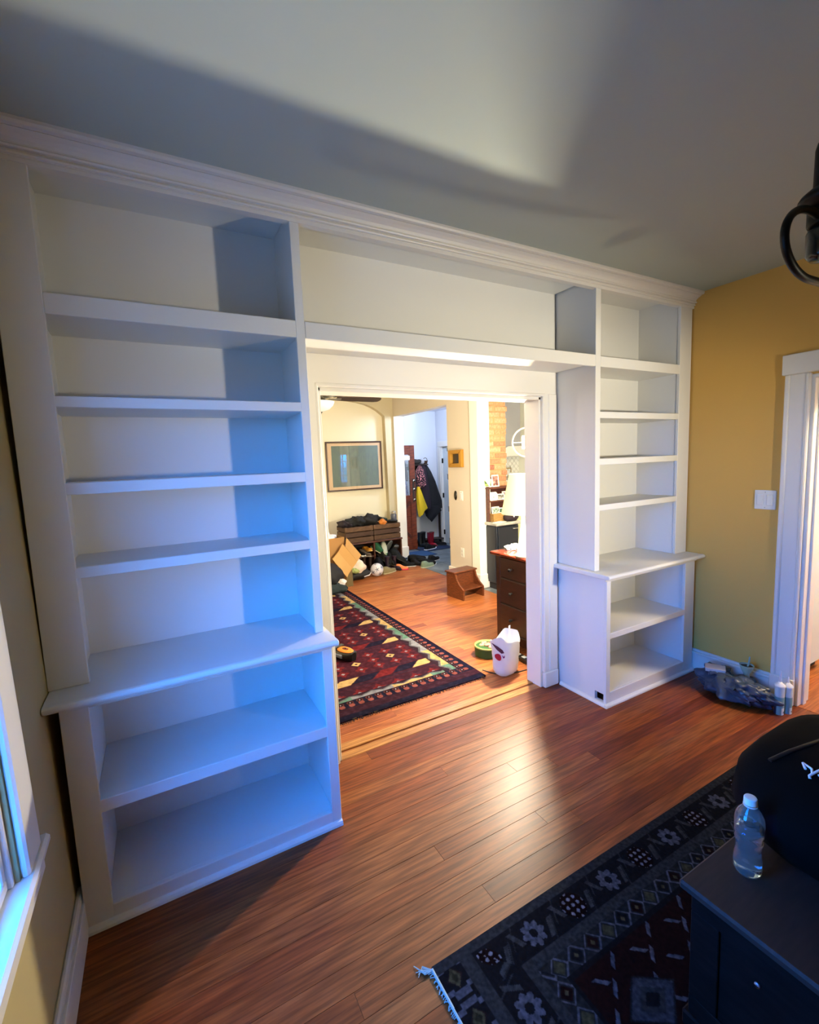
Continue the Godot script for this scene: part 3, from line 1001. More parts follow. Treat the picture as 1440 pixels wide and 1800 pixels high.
func doorway_side() -> void:
	# ---- kilim
	var o := thing("kilim_rug", "long maroon flat-woven rug with red crosses and cream lozenges in the far room", "rug", Vector3(1.29, 0, -2.12))
	var km := mat(Color(1, 1, 1), 0.95)
	km.albedo_texture = kilim_image()
	km.metallic_specular = 0.15
	obj("weave", rug_mesh(1.29 - 0.96 - 1.29, 2.25 - 1.29, -3.66 + 2.12, -0.66 + 2.12, 0.008, true, true), km, o)
	fringe(o, -0.96, 1.46, 0.95, 1.46, Vector3(0, 0, 1), 220, mat(Color(0.10, 0.08, 0.16), 0.95), 3, 0.018)

	# ---- dresser seen past the right jamb
	var wood := textured(Color(0.22, 0.09, 0.05), grain, Vector3(0.8, 6, 1), 0.35)
	var top := textured(Color(0.34, 0.13, 0.08), grain, Vector3(0.8, 6, 1), 0.14)
	o = thing("dresser", "dark red-brown chest of drawers behind the opening's right jamb, seen edge on", "dresser", Vector3(2.87, 0, -0.815))
	obj("body", box(Vector3(-0.135, 0.06, -0.30), Vector3(0.16, 0.775, 0.30), 0.004), wood, o)
	for s in [-0.29, 0.24]:
		obj("leg", box(Vector3(-0.14, 0, s), Vector3(-0.09, 0.77, s + 0.05), 0.004), wood, o)
		obj("leg", box(Vector3(0.115, 0, s), Vector3(0.165, 0.77, s + 0.05), 0.004), wood, o)
	var st := mb()
	var lip := PackedVector2Array([Vector2(-0.32, 0.776), Vector2(0.32, 0.776), Vector2(0.335, 0.786), Vector2(0.335, 0.796), Vector2(0.325, 0.802), Vector2(-0.325, 0.802), Vector2(-0.335, 0.796), Vector2(-0.335, 0.786)])
	bx(st, Vector3(-0.175, 0.776, -0.335), Vector3(0.175, 0.802, 0.335), 0.007)
	obj("top_board", st, top, o)
	for d in [[0.595, 0.765], [0.375, 0.585], [0.145, 0.365]]:
		var dr := obj("drawer", box(Vector3(-0.149, d[0], -0.235), Vector3(-0.132, d[1], 0.235), 0.005), wood, o)
		for z in [-0.09, 0.13]:
			st = mb()
			lathe(st, [Vector2(0.0, 0.030), Vector2(0.011, 0.028), Vector2(0.014, 0.020), Vector2(0.008, 0.010), Vector2(0.008, 0.0), Vector2(0.0, 0.0)], 12, Transform3D(Basis(Vector3.BACK, PI / 2), Vector3(-0.149, (d[0] + d[1]) / 2, z)))
			obj("knob", st, M.dark, dr)
	obj("plinth", box(Vector3(-0.144, 0.06, -0.24), Vector3(-0.128, 0.135, 0.24), 0.004), wood, o)

	# crumpled paper on it
	st = mb()
	lump(st, Vector3(0, 0.022, 0), Vector3(0.085, 0.026, 0.06), 0.35, 8, 22.0, 10, 22)
	tag(obj("paper", st, mat(Color(0.95, 0.94, 0.90), 0.8)), "crumpled white paper lying on top of the dark red dresser", "paper").position = Vector3(2.90, 0.801, -1.06)

	# table lamp on it, mostly hidden by the jamb
	o = thing("table_lamp", "lit table lamp with a cream flared shade on the dresser, cut by the right jamb", "lamp", Vector3(2.755, 0.8025, -0.80))
	st = mb()
	lathe(st, [Vector2(0.0, 0.0), Vector2(0.060, 0.0), Vector2(0.062, 0.012), Vector2(0.050, 0.03), Vector2(0.046, 0.06), Vector2(0.030, 0.16), Vector2(0.016, 0.26), Vector2(0.010, 0.34), Vector2(0.012, 0.36), Vector2(0.0, 0.36)], 24)
	obj("base", st, mat(Color(0.90, 0.88, 0.72), 0.35), o)
	st = mb()
	lathe(st, [Vector2(0.166, 0.345), Vector2(0.102, 0.655), Vector2(0.099, 0.655), Vector2(0.163, 0.345), Vector2(0.166, 0.345)], 36, Transform3D.IDENTITY, false)
	var sh := mat(Color(0.90, 0.88, 0.70), 0.9)
	sh.emission_enabled = true
	sh.emission = Color(1.0, 0.97, 0.66)
	sh.emission_energy_multiplier = 0.5
	obj("lamp_shade", st, sh, o)
	for k in 3:
		var a := TAU * k / 3.0 + 0.4
		st = mb()
		tube(st, [Vector3(cos(a) * 0.012, 0.36, sin(a) * 0.012), Vector3(cos(a) * 0.05, 0.40, sin(a) * 0.05), Vector3(cos(a) * 0.108, 0.62, sin(a) * 0.108)], 0.002, 5)
		obj("shade_arm", st, M.iron, o)
	st = mb()
	lathe(st, [Vector2(0.0, 0.455), Vector2(0.018, 0.445), Vector2(0.030, 0.42), Vector2(0.026, 0.39), Vector2(0.012, 0.36), Vector2(0.0, 0.36)], 18)
	obj("bulb", st, glow(Color(1.0, 0.95, 0.82), 6.0), o)
	omni("bulb_light", Vector3(0, 0.41, 0), Color(1.0, 0.95, 0.84), TABLELAMP, 0.05, o)

	# ---- white plastic bag
	o = thing("shopping_bag", "white plastic shopping bag with a magenta and purple print standing by the dresser", "bag", Vector3(2.42, 0, -0.64), 0.25)
	bag_shape(o)
	# ---- round tin
	o = thing("round_box", "round green box with a pale rim and pink things inside, beside the white bag", "box", Vector3(2.50, 0, -0.955))
	st = mb()
	lathe(st, [Vector2(0.0, 0.0), Vector2(0.095, 0.0), Vector2(0.102, 0.006), Vector2(0.104, 0.074)], 28)
	obj("body", st, mat(Color(0.13, 0.30, 0.10), 0.6), o)
	st = mb()
	lathe(st, [Vector2(0.104, 0.074), Vector2(0.106, 0.078), Vector2(0.105, 0.086), Vector2(0.096, 0.086), Vector2(0.093, 0.06), Vector2(0.0, 0.058)], 28, Transform3D.IDENTITY, false)
	obj("rim", st, mat(Color(0.62, 0.66, 0.36), 0.6), o)
	st = mb()
	var r := RandomNumberGenerator.new()
	r.seed = 21
	for k in 9:
		var a := r.randf() * TAU
		var q := r.randf() * 0.06
		lump(st, Vector3(cos(a) * q, 0.072 + r.randf() * 0.012, sin(a) * q), Vector3(0.026, 0.014, 0.020), 0.2, k, 20.0, 6, 10)
	obj("contents", st, mat(Color(0.86, 0.58, 0.50), 0.6), o).set_meta("kind", "stuff")
	# ---- cord on the floor
	st = mb()
	tube(st, [Vector3(2.28, 0.011, -0.74), Vector3(2.30, 0.006, -0.71), Vector3(2.33, 0.004, -0.655), Vector3(2.37, 0.004, -0.63), Vector3(2.42, 0.004, -0.60), Vector3(2.50, 0.004, -0.58), Vector3(2.62, 0.004, -0.57)], 0.004, 8)
	tag(obj("extension_cord", st, mat(Color(0.03, 0.03, 0.03), 0.5)), "thin black cord running from the maroon rug's corner under the white bag", "cord")
	# ---- power strip under the dresser's edge
	o = thing("power_strip", "dark power strip with white sockets lying behind the white bag at the dresser's foot", "power strip", Vector3(2.655, 0, -0.66), 0.0)
	obj("body", box(Vector3(-0.03, 0.0, -0.16), Vector3(0.03, 0.035, 0.16), 0.006), mat(Color(0.05, 0.06, 0.09), 0.3), o)
	for k in 4: obj("socket", box(Vector3(-0.017, 0.033, -0.125 + k * 0.07), Vector3(0.017, 0.039, -0.085 + k * 0.07), 0.003), mat(Color(0.8, 0.82, 0.84), 0.4), o)

	# ---- step stool
	var oak := textured(Color(0.46, 0.24, 0.115), grain, Vector3(1.2, 9, 1), 0.4)
	o = thing("step_stool", "small brown wooden two-step stool standing by the white casing", "stool", Vector3(3.315, 0, -2.385), -PI / 2 + 0.10)
	# sides lie in the plane x, y; the stool climbs towards -x
	var side := PackedVector2Array([Vector2(-0.14, 0.0), Vector2(0.15, 0.0), Vector2(0.15, 0.115), Vector2(0.13, 0.130), Vector2(0.08, 0.165), Vector2(0.035, 0.22), Vector2(0.012, 0.285), Vector2(-0.14, 0.285)])
	for z in [-0.16, 0.14]:
		st = mb()
		prism(st, side, 2, z, z + 0.02, Transform3D.IDENTITY, 0.002)
		obj("side_panel", st, oak, o)
	obj("tread", box(Vector3(-0.155, 0.285, -0.175), Vector3(0.025, 0.304, 0.175), 0.004), oak, o)
	obj("tread", box(Vector3(-0.005, 0.105, -0.14), Vector3(0.146, 0.120, 0.14), 0.003), oak, o)
	obj("riser", box(Vector3(-0.02, 0.12, -0.14), Vector3(-0.006, 0.285, 0.14), 0.001), oak, o)

	# ---- split-open shoe on the rug near the bookcase
	o = thing("loafer", "black slip-on shoe with an orange lining lying on the maroon rug by the left bookcase", "shoe", Vector3(1.475, 0.011, -1.57), -1.2)
	var up := []
	for i in 13:
		var t := i / 12.0
		var hw := 0.062 * (0.8 + 0.3 * sin(t * PI)) * sqrt(clampf(sin(clampf(t * 0.94 + 0.04, 0, 1) * PI) * 3.0, 0.08, 1.0))
		var ring := []
		for j in 16:
			var a := TAU * j / 16
			ring.append(Vector3((t - 0.5) * 0.30, 0.035 + 0.034 * signf(sin(a)) * pow(absf(sin(a)), 0.5), hw * 1.05 * signf(cos(a)) * pow(absf(cos(a)), 0.6)))
		up.append(ring)
	obj("upper", loft(mb(), up), mat(Color(0.03, 0.03, 0.035), 0.4), o)
	st = mb()
	lump(st, Vector3(0.045, 0.068, 0), Vector3(0.088, 0.012, 0.050), 0.03, 2, 6.0, 8, 22, 1.0, Transform3D.IDENTITY, false)
	obj("insole", st, mat(Color(0.80, 0.46, 0.12), 0.7), o)
	st = mb()
	lump(st, Vector3(0.05, 0.078, 0.0), Vector3(0.035, 0.005, 0.02), 0.1, 2, 6.0, 6, 14, 1.0, Transform3D.IDENTITY, false)
	obj("heel_mark", st, mat(Color(0.35, 0.12, 0.04), 0.8), o)
	st = mb()
	lump(st, Vector3(-0.10, 0.068, 0), Vector3(0.04, 0.012, 0.046), 0.03, 2, 6.0, 8, 18, 1.0, Transform3D.IDENTITY, false)
	obj("insole", st, mat(Color(0.76, 0.42, 0.12), 0.7), o)
	st = mb()
	bx(st, Vector3(-0.11, 0.022, 0.052), Vector3(0.08, 0.056, 0.075), 0.008)
	obj("side_band", st, mat(Color(0.42, 0.45, 0.52), 0.6), o)
	st = mb()
	for k in 3: bx(st, Vector3(-0.052 + k * 0.012, 0.07, -0.05), Vector3(-0.045 + k * 0.012, 0.086, 0.05), 0.003)
	obj("strap", st, mat(Color(0.03, 0.03, 0.03), 0.6), o)


func bag_shape(o: Node3D) -> void:
	var rings := []
	var fn := FastNoiseLite.new()
	fn.seed = 3
	fn.frequency = 7.0
	var n := 32
	var wall := func(k: float, inset: float, drop: float) -> Array:
		var ring := []
		for j in n:
			var a := TAU * j / n
			var c := signf(cos(a)) * pow(absf(cos(a)), 0.7)
			var s := signf(sin(a)) * pow(absf(sin(a)), 0.7)
			var w := lerpf(0.098, 0.118, k) - inset
			var d := lerpf(0.07, 0.085, k) - inset
			var y := k * 0.27
			if k > 0.8: y += (0.030 * sin(a * 2.0 + 2.2) + 0.010 * sin(a * 5.0)) * (k - 0.8) * 5.0
			var p := Vector3(c * w, maxf(0.003, y - drop), s * d)
			p += Vector3(c, 0, s) * 0.010 * fn.get_noise_3d(c * 0.3 + 4, y * 3, s * 0.3)
			ring.append(p)
		return ring
	for i in 11: rings.append(wall.call(i / 10.0, 0.0 if i else 0.012, 0.0))
	for i in [10, 8, 6, 4]: rings.append(wall.call(i / 10.0, 0.004, 0.0))
	var m := mat(Color(0.84, 0.84, 0.86), 0.35)
	m.backlight_enabled = true
	m.backlight = Color(0.3, 0.3, 0.3)
	obj("body", loft(mb(), rings, true, true), m, o)
	# the printed shapes, thin films on the side that faces the rug
	var film := func(called: String, pts: PackedVector2Array, col: Color) -> void:
		var st := mb()
		var mid := Vector2.ZERO
		for p in pts: mid += p / pts.size()
		var on := func(p: Vector2) -> Vector3:
			var a := p.x
			var c := signf(cos(a)) * pow(absf(cos(a)), 0.7)
			var s := signf(sin(a)) * pow(absf(sin(a)), 0.7)
			var k := p.y
			return Vector3(c * (lerpf(0.098, 0.118, k) + 0.006), k * 0.27, s * (lerpf(0.07, 0.085, k) + 0.006))
		for i in pts.size():
			var a: Vector3 = on.call(mid)
			var b: Vector3 = on.call(pts[i])
			var c: Vector3 = on.call(pts[(i + 1) % pts.size()])
			tri(st, a, b, c, Vector3(a.x, 0, a.z).normalized())
		obj(called, st, mat(col, 0.4), o)
	var drop := PackedVector2Array()
	for k in 14:
		var a := TAU * k / 14
		drop.append(Vector2(3.0 + 0.22 * cos(a), 0.58 + 0.10 * sin(a)))
	film.call("print", drop, Color(0.62, 0.03, 0.20))
	film.call("print", PackedVector2Array([Vector2(3.5, 0.93), Vector2(3.0, 0.88), Vector2(2.62, 0.80), Vector2(2.5, 0.72), Vector2(2.75, 0.70), Vector2(3.1, 0.78)]), Color(0.22, 0.05, 0.22))
	film.call("print", PackedVector2Array([Vector2(2.72, 0.66), Vector2(2.55, 0.61), Vector2(2.45, 0.66), Vector2(2.46, 0.59), Vector2(2.6, 0.565)]), Color(0.45, 0.04, 0.30))
	for s in [-0.45]:
		var p := Vector3(cos(s) * 0.112, 0.26, sin(s) * 0.08)
		var st := mb()
		prism(st, PackedVector2Array([Vector2(-0.012, -0.01), Vector2(0.012, -0.01), Vector2(0.008, 0.03), Vector2(0.010, 0.062), Vector2(-0.004, 0.058), Vector2(-0.008, 0.03)]), 2, -0.002, 0.002, Transform3D(Basis(Vector3.UP, s), p), 0.0)
		obj("handle", st, m, o)


func crate(at: Vector3, label: String) -> void:
	var o := thing("wooden_crate", label, "crate", at, 0.0, "slatted crates on the shoe shelf")
	var w := 0.44
	var h := 0.235
	var d := 0.34
	var tones := [textured(Color(0.36, 0.26, 0.17), grain, Vector3(1, 8, 1), 0.7), textured(Color(0.30, 0.20, 0.13), grain, Vector3(1, 8, 1), 0.7), textured(Color(0.42, 0.31, 0.20), grain, Vector3(1, 8, 1), 0.7)]
	for k in 3:
		var y := 0.008 + k * 0.078
		obj("slat", box(Vector3(-w / 2, y, d / 2 - 0.012), Vector3(w / 2, y + 0.066, d / 2), 0.003), tones[k], o)
		obj("slat", box(Vector3(-w / 2, y, -d / 2), Vector3(w / 2, y + 0.066, -d / 2 + 0.012), 0.003), tones[k], o)
		obj("slat", box(Vector3(-w / 2, y, -d / 2 + 0.013), Vector3(-w / 2 + 0.012, y + 0.066, d / 2 - 0.013), 0.003), tones[(k + 1) % 3], o)
		obj("slat", box(Vector3(w / 2 - 0.012, y, -d / 2 + 0.013), Vector3(w / 2, y + 0.066, d / 2 - 0.013), 0.003), tones[(k + 1) % 3], o)
	for sx in [-1, 1]:
		for sz in [-1, 1]:
			obj("corner_post", box(Vector3(sx * (w / 2 - 0.025) - 0.012, 0.005, sz * (d / 2 - 0.026) - 0.012), Vector3(sx * (w / 2 - 0.025) + 0.012, h, sz * (d / 2 - 0.026) + 0.012), 0.002), tones[1], o)
	obj("bottom", box(Vector3(-w / 2 + 0.013, 0, -d / 2 + 0.013), Vector3(w / 2 - 0.013, 0.008, d / 2 - 0.013)), tones[1], o)


func far_room() -> void:
	# ---- framed picture: frame, mat, print and glazing at x 2.53 to 3.45, y 1.17 to 1.92
	var o := thing("framed_picture", "large thin-framed teal print with a cream mat on the cream far wall", "picture", Vector3(2.99, 1.545, -4.788), -0.021)
	var fw := textured(Color(0.26, 0.12, 0.06), grain, Vector3(1, 6, 1), 0.35)
	for r in [[-0.46, -0.378, 0.46, -0.356], [-0.46, 0.356, 0.46, 0.378]]:
		obj("frame", box(Vector3(r[0], r[1], 0), Vector3(r[2], r[3], 0.03), 0.003), fw, o)
	for r in [[-0.46, -0.438], [0.438, 0.46]]:
		obj("frame", box(Vector3(r[0], -0.356, 0), Vector3(r[1], 0.356, 0.03), 0.003), fw, o)
	obj("mat", box(Vector3(-0.44, -0.358, 0.002), Vector3(0.44, 0.358, 0.012)), mat(Color(0.83, 0.70, 0.53), 0.8), o)
	var pm := mat(Color(1, 1, 1), 0.8)
	pm.albedo_texture = teal_print()
	var pr := QuadMesh.new()
	pr.size = Vector2(0.77, 0.625)
	put("print", pr, pm, o).position = Vector3(0.015, 0.0, 0.0135)
	var gl := pane(0.06)
	gl.metallic_specular = 1.0
	obj("glazing", box(Vector3(-0.44, -0.358, 0.018), Vector3(0.44, 0.358, 0.021)), gl, o)

	# ---- ceiling fan
	o = thing("ceiling_fan", "ceiling fan with dark blades and a white glass bowl lamp under the far ceiling", "fan", Vector3(1.765, 2.562, -2.6))
	var steel := mat(Color(0.55, 0.54, 0.50), 0.35, 0.8)
	var st := mb()
	lathe(st, [Vector2(0.0, 0.037), Vector2(0.07, 0.037), Vector2(0.06, -0.02), Vector2(0.015, -0.04), Vector2(0.012, -0.16)], 20)
	obj("canopy", st, steel, o)
	st = mb()
	lathe(st, [Vector2(0.012, -0.15), Vector2(0.08, -0.17), Vector2(0.12, -0.20), Vector2(0.12, -0.28), Vector2(0.09, -0.31), Vector2(0.055, -0.32), Vector2(0.055, -0.36), Vector2(0.0, -0.36)], 24)
	obj("motor", st, steel, o)
	st = mb()
	lathe(st, [Vector2(0.0, -0.452), Vector2(0.04, -0.446), Vector2(0.09, -0.425), Vector2(0.125, -0.39), Vector2(0.14, -0.355), Vector2(0.135, -0.35), Vector2(0.0, -0.35)], 28)
	obj("glass_bowl", st, mat(Color(0.86, 0.87, 0.86), 0.3), o)
	st = mb()
	lathe(st, [Vector2(0.0, -0.48), Vector2(0.006, -0.474), Vector2(0.010, -0.462), Vector2(0.018, -0.452), Vector2(0.0, -0.448)], 12)
	obj("finial", st, M.iron, o)
	var walnut := textured(Color(0.20, 0.12, 0.07), grain, Vector3(1, 6, 1), 0.45)
	for k in 5:
		var xf := Transform3D(Basis(Vector3.UP, TAU * k / 5.0 - 0.02) * Basis(Vector3.RIGHT, -0.20), Vector3(0, -0.315, 0))
		st = mb()
		var outline := PackedVector2Array([Vector2(0.17, -0.045), Vector2(0.30, -0.062), Vector2(0.60, -0.068), Vector2(0.645, -0.055), Vector2(0.66, -0.02), Vector2(0.66, 0.02), Vector2(0.645, 0.055), Vector2(0.60, 0.068), Vector2(0.30, 0.062), Vector2(0.17, 0.045)])
		prism(st, outline, 1, -0.004, 0.004, xf, 0.0015)
		obj("blade", st, walnut, o)
		st = mb()
		bx(st, Vector3(0.09, -0.011, -0.018), Vector3(0.22, -0.004, 0.018), 0.002, xf)
		obj("blade_iron", st, steel, o)

	# ---- shoe shelf, open front with two bays
	var brown := textured(Color(0.33, 0.16, 0.08), grain, Vector3(1, 6, 1), 0.5)
	o = thing("shoe_shelf", "low brown wooden shelf unit packed with shoes under the two crates", "shelf", Vector3(3.0, 0, -4.38))
	obj("top_board", box(Vector3(-0.47, 0.415, -0.18), Vector3(0.47, 0.44, 0.185), 0.003), brown, o)
	for x in [-0.46, -0.012, 0.436]:
		obj("upright", box(Vector3(x, 0, -0.175), Vector3(x + 0.022, 0.415, 0.18), 0.002), brown, o)
	obj("shelf", box(Vector3(-0.438, 0.205, -0.17), Vector3(-0.012, 0.223, 0.175), 0.002), brown, o)
	obj("shelf", box(Vector3(0.010, 0.205, -0.17), Vector3(0.436, 0.223, 0.12), 0.002), brown, o)
	obj("bottom_board", box(Vector3(-0.438, 0.0, -0.17), Vector3(0.436, 0.02, 0.175), 0.002), brown, o)
	obj("back_board", box(Vector3(-0.46, 0.0, -0.19), Vector3(0.458, 0.44, -0.178)), M.dark, o)
	crate(Vector3(2.775, 0.441, -4.375), "dark slatted wooden crate on the shoe shelf, the one heaped with black jackets")
	crate(Vector3(3.225, 0.441, -4.375), "dark slatted wooden crate on the shoe shelf, the one nearest the white reveal")
	# heaped clothes and things on the crates
	for j in [[Vector3(2.62, 0.71, -4.36), Vector3(0.12, 0.055, 0.11), Color(0.09, 0.05, 0.10), 3, "dark plum jacket bunched on the left end of the crates"],
			[Vector3(2.80, 0.73, -4.36), Vector3(0.14, 0.075, 0.12), Color(0.05, 0.06, 0.07), 5, "black puffy jacket bunched on the left crate"],
			[Vector3(3.02, 0.735, -4.37), Vector3(0.15, 0.085, 0.12), Color(0.035, 0.035, 0.045), 9, "black jacket heaped where the two crates meet"]]:
		st = mb()
		lump(st, Vector3.ZERO, j[1], 0.30, j[3], 10.0, 12, 26)
		var g := obj("jacket", st, mat(j[2], 0.85))
		g.position = j[0]
		tag(g, j[4], "jacket", "jackets heaped on the crates")
	st = mb()
	lump(st, Vector3.ZERO, Vector3(0.06, 0.045, 0.05), 0.25, 4, 20.0)
	var it := obj("glove", st, mat(Color(0.75, 0.45, 0.16), 0.8))
	it.position = Vector3(3.17, 0.70, -4.24)
	tag(it, "orange and tan glove lying over the crate edge beside the black jacket", "glove")
	st = mb()
	lump(st, Vector3.ZERO, Vector3(0.085, 0.03, 0.06), 0.2, 6, 14.0)
	it = obj("cap", st, mat(Color(0.06, 0.16, 0.13), 0.8))
	it.position = Vector3(3.22, 0.725, -4.36)
	tag(it, "dark green cap lying on the right crate", "cap")
	st = mb()
	lump(st, Vector3.ZERO, Vector3(0.08, 0.02, 0.08), 0.25, 7, 14.0)
	it = obj("scarf", st, mat(Color(0.04, 0.04, 0.05), 0.9))
	it.position = Vector3(3.37, 0.693, -4.34)
	tag(it, "flat black scarf lying on the right crate before the jar", "scarf")
	o = thing("glass_jar", "clear glass jar with a pale lid standing on the right end of the crates", "jar", Vector3(3.46, 0.676, -4.45))
	obj("board", box(Vector3(-0.10, -0.006, -0.05), Vector3(0.04, 0.0, 0.05), 0.002), brown, o)
	st = mb()
	lathe(st, [Vector2(0.0, 0.0), Vector2(0.045, 0.0), Vector2(0.048, 0.01), Vector2(0.048, 0.09), Vector2(0.036, 0.11)], 20)
	obj("body", st, mat(Color(0.32, 0.34, 0.40), 0.1), o)
	st = mb()
	lathe(st, [Vector2(0.038, 0.108), Vector2(0.040, 0.112), Vector2(0.040, 0.130), Vector2(0.030, 0.145), Vector2(0.0, 0.148)], 20)
	obj("lid", st, mat(Color(0.62, 0.60, 0.55), 0.3, 0.5), o)

	# ---- shoes on the shelf and in front of it
	var S := "shoes crammed into the shoe shelf"
	var black := Color(0.022, 0.022, 0.028)
	shoe("sneaker", "black sneaker with a white toe, left one of the pair high in the left bay", Vector3(2.715, 0.225, -4.30), -PI / 2, 0.27, black, black, S, Color(0.9, 0.9, 0.9))
	shoe("sneaker", "black sneaker with a white toe, right one of the pair high in the left bay", Vector3(2.815, 0.225, -4.30), -PI / 2, 0.27, black, black, S, Color(0.9, 0.9, 0.9))
	shoe("clog", "grey-brown clog in front of the white-toed sneakers, high left bay", Vector3(2.86, 0.225, -4.24), -1.2, 0.24, Color(0.30, 0.26, 0.22), Color(0.5, 0.47, 0.42), S)
	shoe("shoe", "mustard yellow shoe beside the shelf's middle upright", Vector3(2.935, 0.262, -4.32), -1.45, 0.24, Color(0.75, 0.50, 0.16), Color(0.8, 0.65, 0.35), S, Color(0, 0, 0, 0), Color(0.2, 0.1, 0.03), 0.25)
	boot("boot", "brown leather ankle boot standing in the lower left bay, left of its pair", Vector3(2.82, 0.02, -4.20), -1.5, 0.20, Color(0.15, 0.08, 0.045), S)
	boot("boot", "brown leather ankle boot standing in the lower left bay, right of its pair", Vector3(2.915, 0.02, -4.20), -1.6, 0.20, Color(0.13, 0.07, 0.04), S)
	shoe("shoe", "white-tipped dark shoe low beside the white sack", Vector3(2.76, 0.02, -4.24), -1.4, 0.24, Color(0.07, 0.06, 0.06), Color(0.75, 0.75, 0.75), S, Color(0.85, 0.85, 0.85))
	shoe("sneaker", "green and white sneaker tipped up high in the right bay", Vector3(3.07, 0.27, -4.22), -0.9, 0.27, Color(0.12, 0.30, 0.20), Color(0.75, 0.74, 0.65), S, Color(0.75, 0.74, 0.66), Color(0.05, 0.1, 0.08), -0.45)
	shoe("sneaker", "white and green sneaker lying over its mate high in the right bay", Vector3(3.16, 0.265, -4.22), -1.9, 0.26, Color(0.66, 0.68, 0.62), Color(0.75, 0.74, 0.65), S, Color(0.2, 0.4, 0.3), Color(0.05, 0.1, 0.08), -0.35)
	shoe("shoe", "black shoe standing on its heel at the back of the right bay", Vector3(3.25, 0.30, -4.25), -1.3, 0.26, black, Color(0.3, 0.32, 0.32), S, Color(0, 0, 0, 0), black, 0.9)
	shoe("shoe", "black shoe with a grey toe beside the shelf's right upright", Vector3(3.35, 0.26, -4.24), -1.7, 0.26, black, Color(0.25, 0.26, 0.28), S, Color(0.35, 0.37, 0.37), black, 0.5)
	shoe("shoe", "shiny blue-black shoe sliding off the right bay's shelf", Vector3(3.33, 0.15, -4.14), -0.75, 0.28, Color(0.05, 0.07, 0.09), black, S, Color(0, 0, 0, 0), black, -0.5)
	shoe("shoe", "plain black shoe leaning in the middle of the right bay", Vector3(3.12, 0.15, -4.14), -1.1, 0.28, Color(0.055, 0.05, 0.05), black, S, Color(0, 0, 0, 0), black, -0.6)
	shoe("shoe", "black shoe with a brown sole under the green sneaker", Vector3(3.20, 0.12, -4.12), -1.5, 0.27, Color(0.05, 0.045, 0.04), Color(0.22, 0.16, 0.1), S, Color(0, 0, 0, 0), black, -0.4)
	shoe("shoe", "dark navy shoe standing against the middle upright, low", Vector3(3.04, 0.05, -4.14), -1.3, 0.27, Color(0.05, 0.06, 0.10), black, S, Color(0, 0, 0, 0), black, -0.7)
	var F := "shoes strewn on the floor before the shelf"
	boot("boot", "dark purple ankle boot on the floor behind the football, left of its pair", Vector3(3.13, 0.0, -4.06), -1.3, 0.21, Color(0.12, 0.05, 0.13), F)
	boot("boot", "dark purple ankle boot on the floor behind the football, right of its pair", Vector3(3.24, 0.0, -4.05), -1.1, 0.21, Color(0.13, 0.055, 0.14), F)
	shoe("slipper", "olive and cream slipper lying on the floor right of the football", Vector3(3.09, 0.0, -3.93), 0.3, 0.25, Color(0.48, 0.44, 0.32), Color(0.7, 0.66, 0.52), F, Color(0, 0, 0, 0), Color(0.25, 0.2, 0.1))
	shoe("shoe", "orange and hot pink child's shoe on the floor in front of the purple boots", Vector3(3.33, 0.0, -3.99), -0.7, 0.19, Color(0.86, 0.50, 0.30), Color(0.90, 0.18, 0.38), F, Color(0.92, 0.20, 0.40), Color(0.7, 0.4, 0.2))
	shoe("sandal", "black and white sandal lying at the foot of the white reveal", Vector3(3.50, 0.0, -4.10), -0.5, 0.25, black, Color(0.8, 0.8, 0.8), F)
	shoe("sneaker", "black sneaker with white laces at the reveal's white plinth", Vector3(3.49, 0.0, -4.26), -0.2, 0.25, black, Color(0.85, 0.85, 0.85), F, Color(0.85, 0.85, 0.85))
	shoe("shoe", "black shoe with a tan toe on the edge of the slate", Vector3(3.63, 0.0, -4.05), -1.2, 0.25, Color(0.06, 0.04, 0.04), Color(0.6, 0.42, 0.35), F, Color(0.62, 0.42, 0.36))
	shoe("sneaker", "black high-top standing sole-out on the slate beside the tan-toed shoe", Vector3(3.72, 0.06, -4.22), -0.5, 0.29, black, Color(0.9, 0.9, 0.9), F, Color(0, 0, 0, 0), black, 0.0, 0.9)
	shoe("sneaker", "black sneaker with a white sole edge, the biggest on the slate", Vector3(3.80, 0.0, -4.08), -0.7, 0.31, black, Color(0.88, 0.88, 0.88), F, Color(0, 0, 0, 0), black, 0.0, 0.5)
	shoe("sandal", "flat black and white sandal farthest to the right on the slate", Vector3(4.02, 0.0, -4.20), 0.3, 0.25, Color(0.05, 0.05, 0.06), Color(0.8, 0.8, 0.8), F)
	shoe("sandal", "pale green flat sandal lying nearest on the slate", Vector3(3.72, 0.0, -3.90), 0.2, 0.24, Color(0.45, 0.52, 0.45), Color(0.7, 0.72, 0.65), F)

	# ---- ball
	o = thing("football", "white and grey football on the wooden floor before the shoe shelf", "ball", Vector3(2.865, 0.0, -3.86))
	var ball := SphereMesh.new()
	ball.radius = 0.092
	ball.height = 0.184
	put("skin", ball, mat(Color(0.80, 0.80, 0.84), 0.4), o).position.y = 0.092
	for d in [Vector3(-0.35, 0.25, 0.9), Vector3(0.5, 0.45, 0.75), Vector3(0.1, -0.5, 0.86), Vector3(-0.85, -0.2, 0.45), Vector3(-0.3, 0.95, 0.1), Vector3(0.95, -0.2, 0.2)]:
		st = mb()
		var n: Vector3 = d.normalized()
		var u := n.cross(Vector3.UP).normalized()
		var v := n.cross(u)
		var pts := []
		for k in 5: pts.append(Vector3(0, 0.092, 0) + (n * 0.9 + (u * cos(TAU * k / 5) + v * sin(TAU * k / 5)) * 0.33).normalized() * 0.0932)
		for k in 5: tri(st, Vector3(0, 0.092, 0) + n * 0.0945, pts[k], pts[(k + 1) % 5], n)
		obj("panel", st, mat(Color(0.36, 0.37, 0.46), 0.4), o)

	# ---- cardboard box with its flaps open
	var card := mat(Color(0.62, 0.46, 0.27), 0.85)
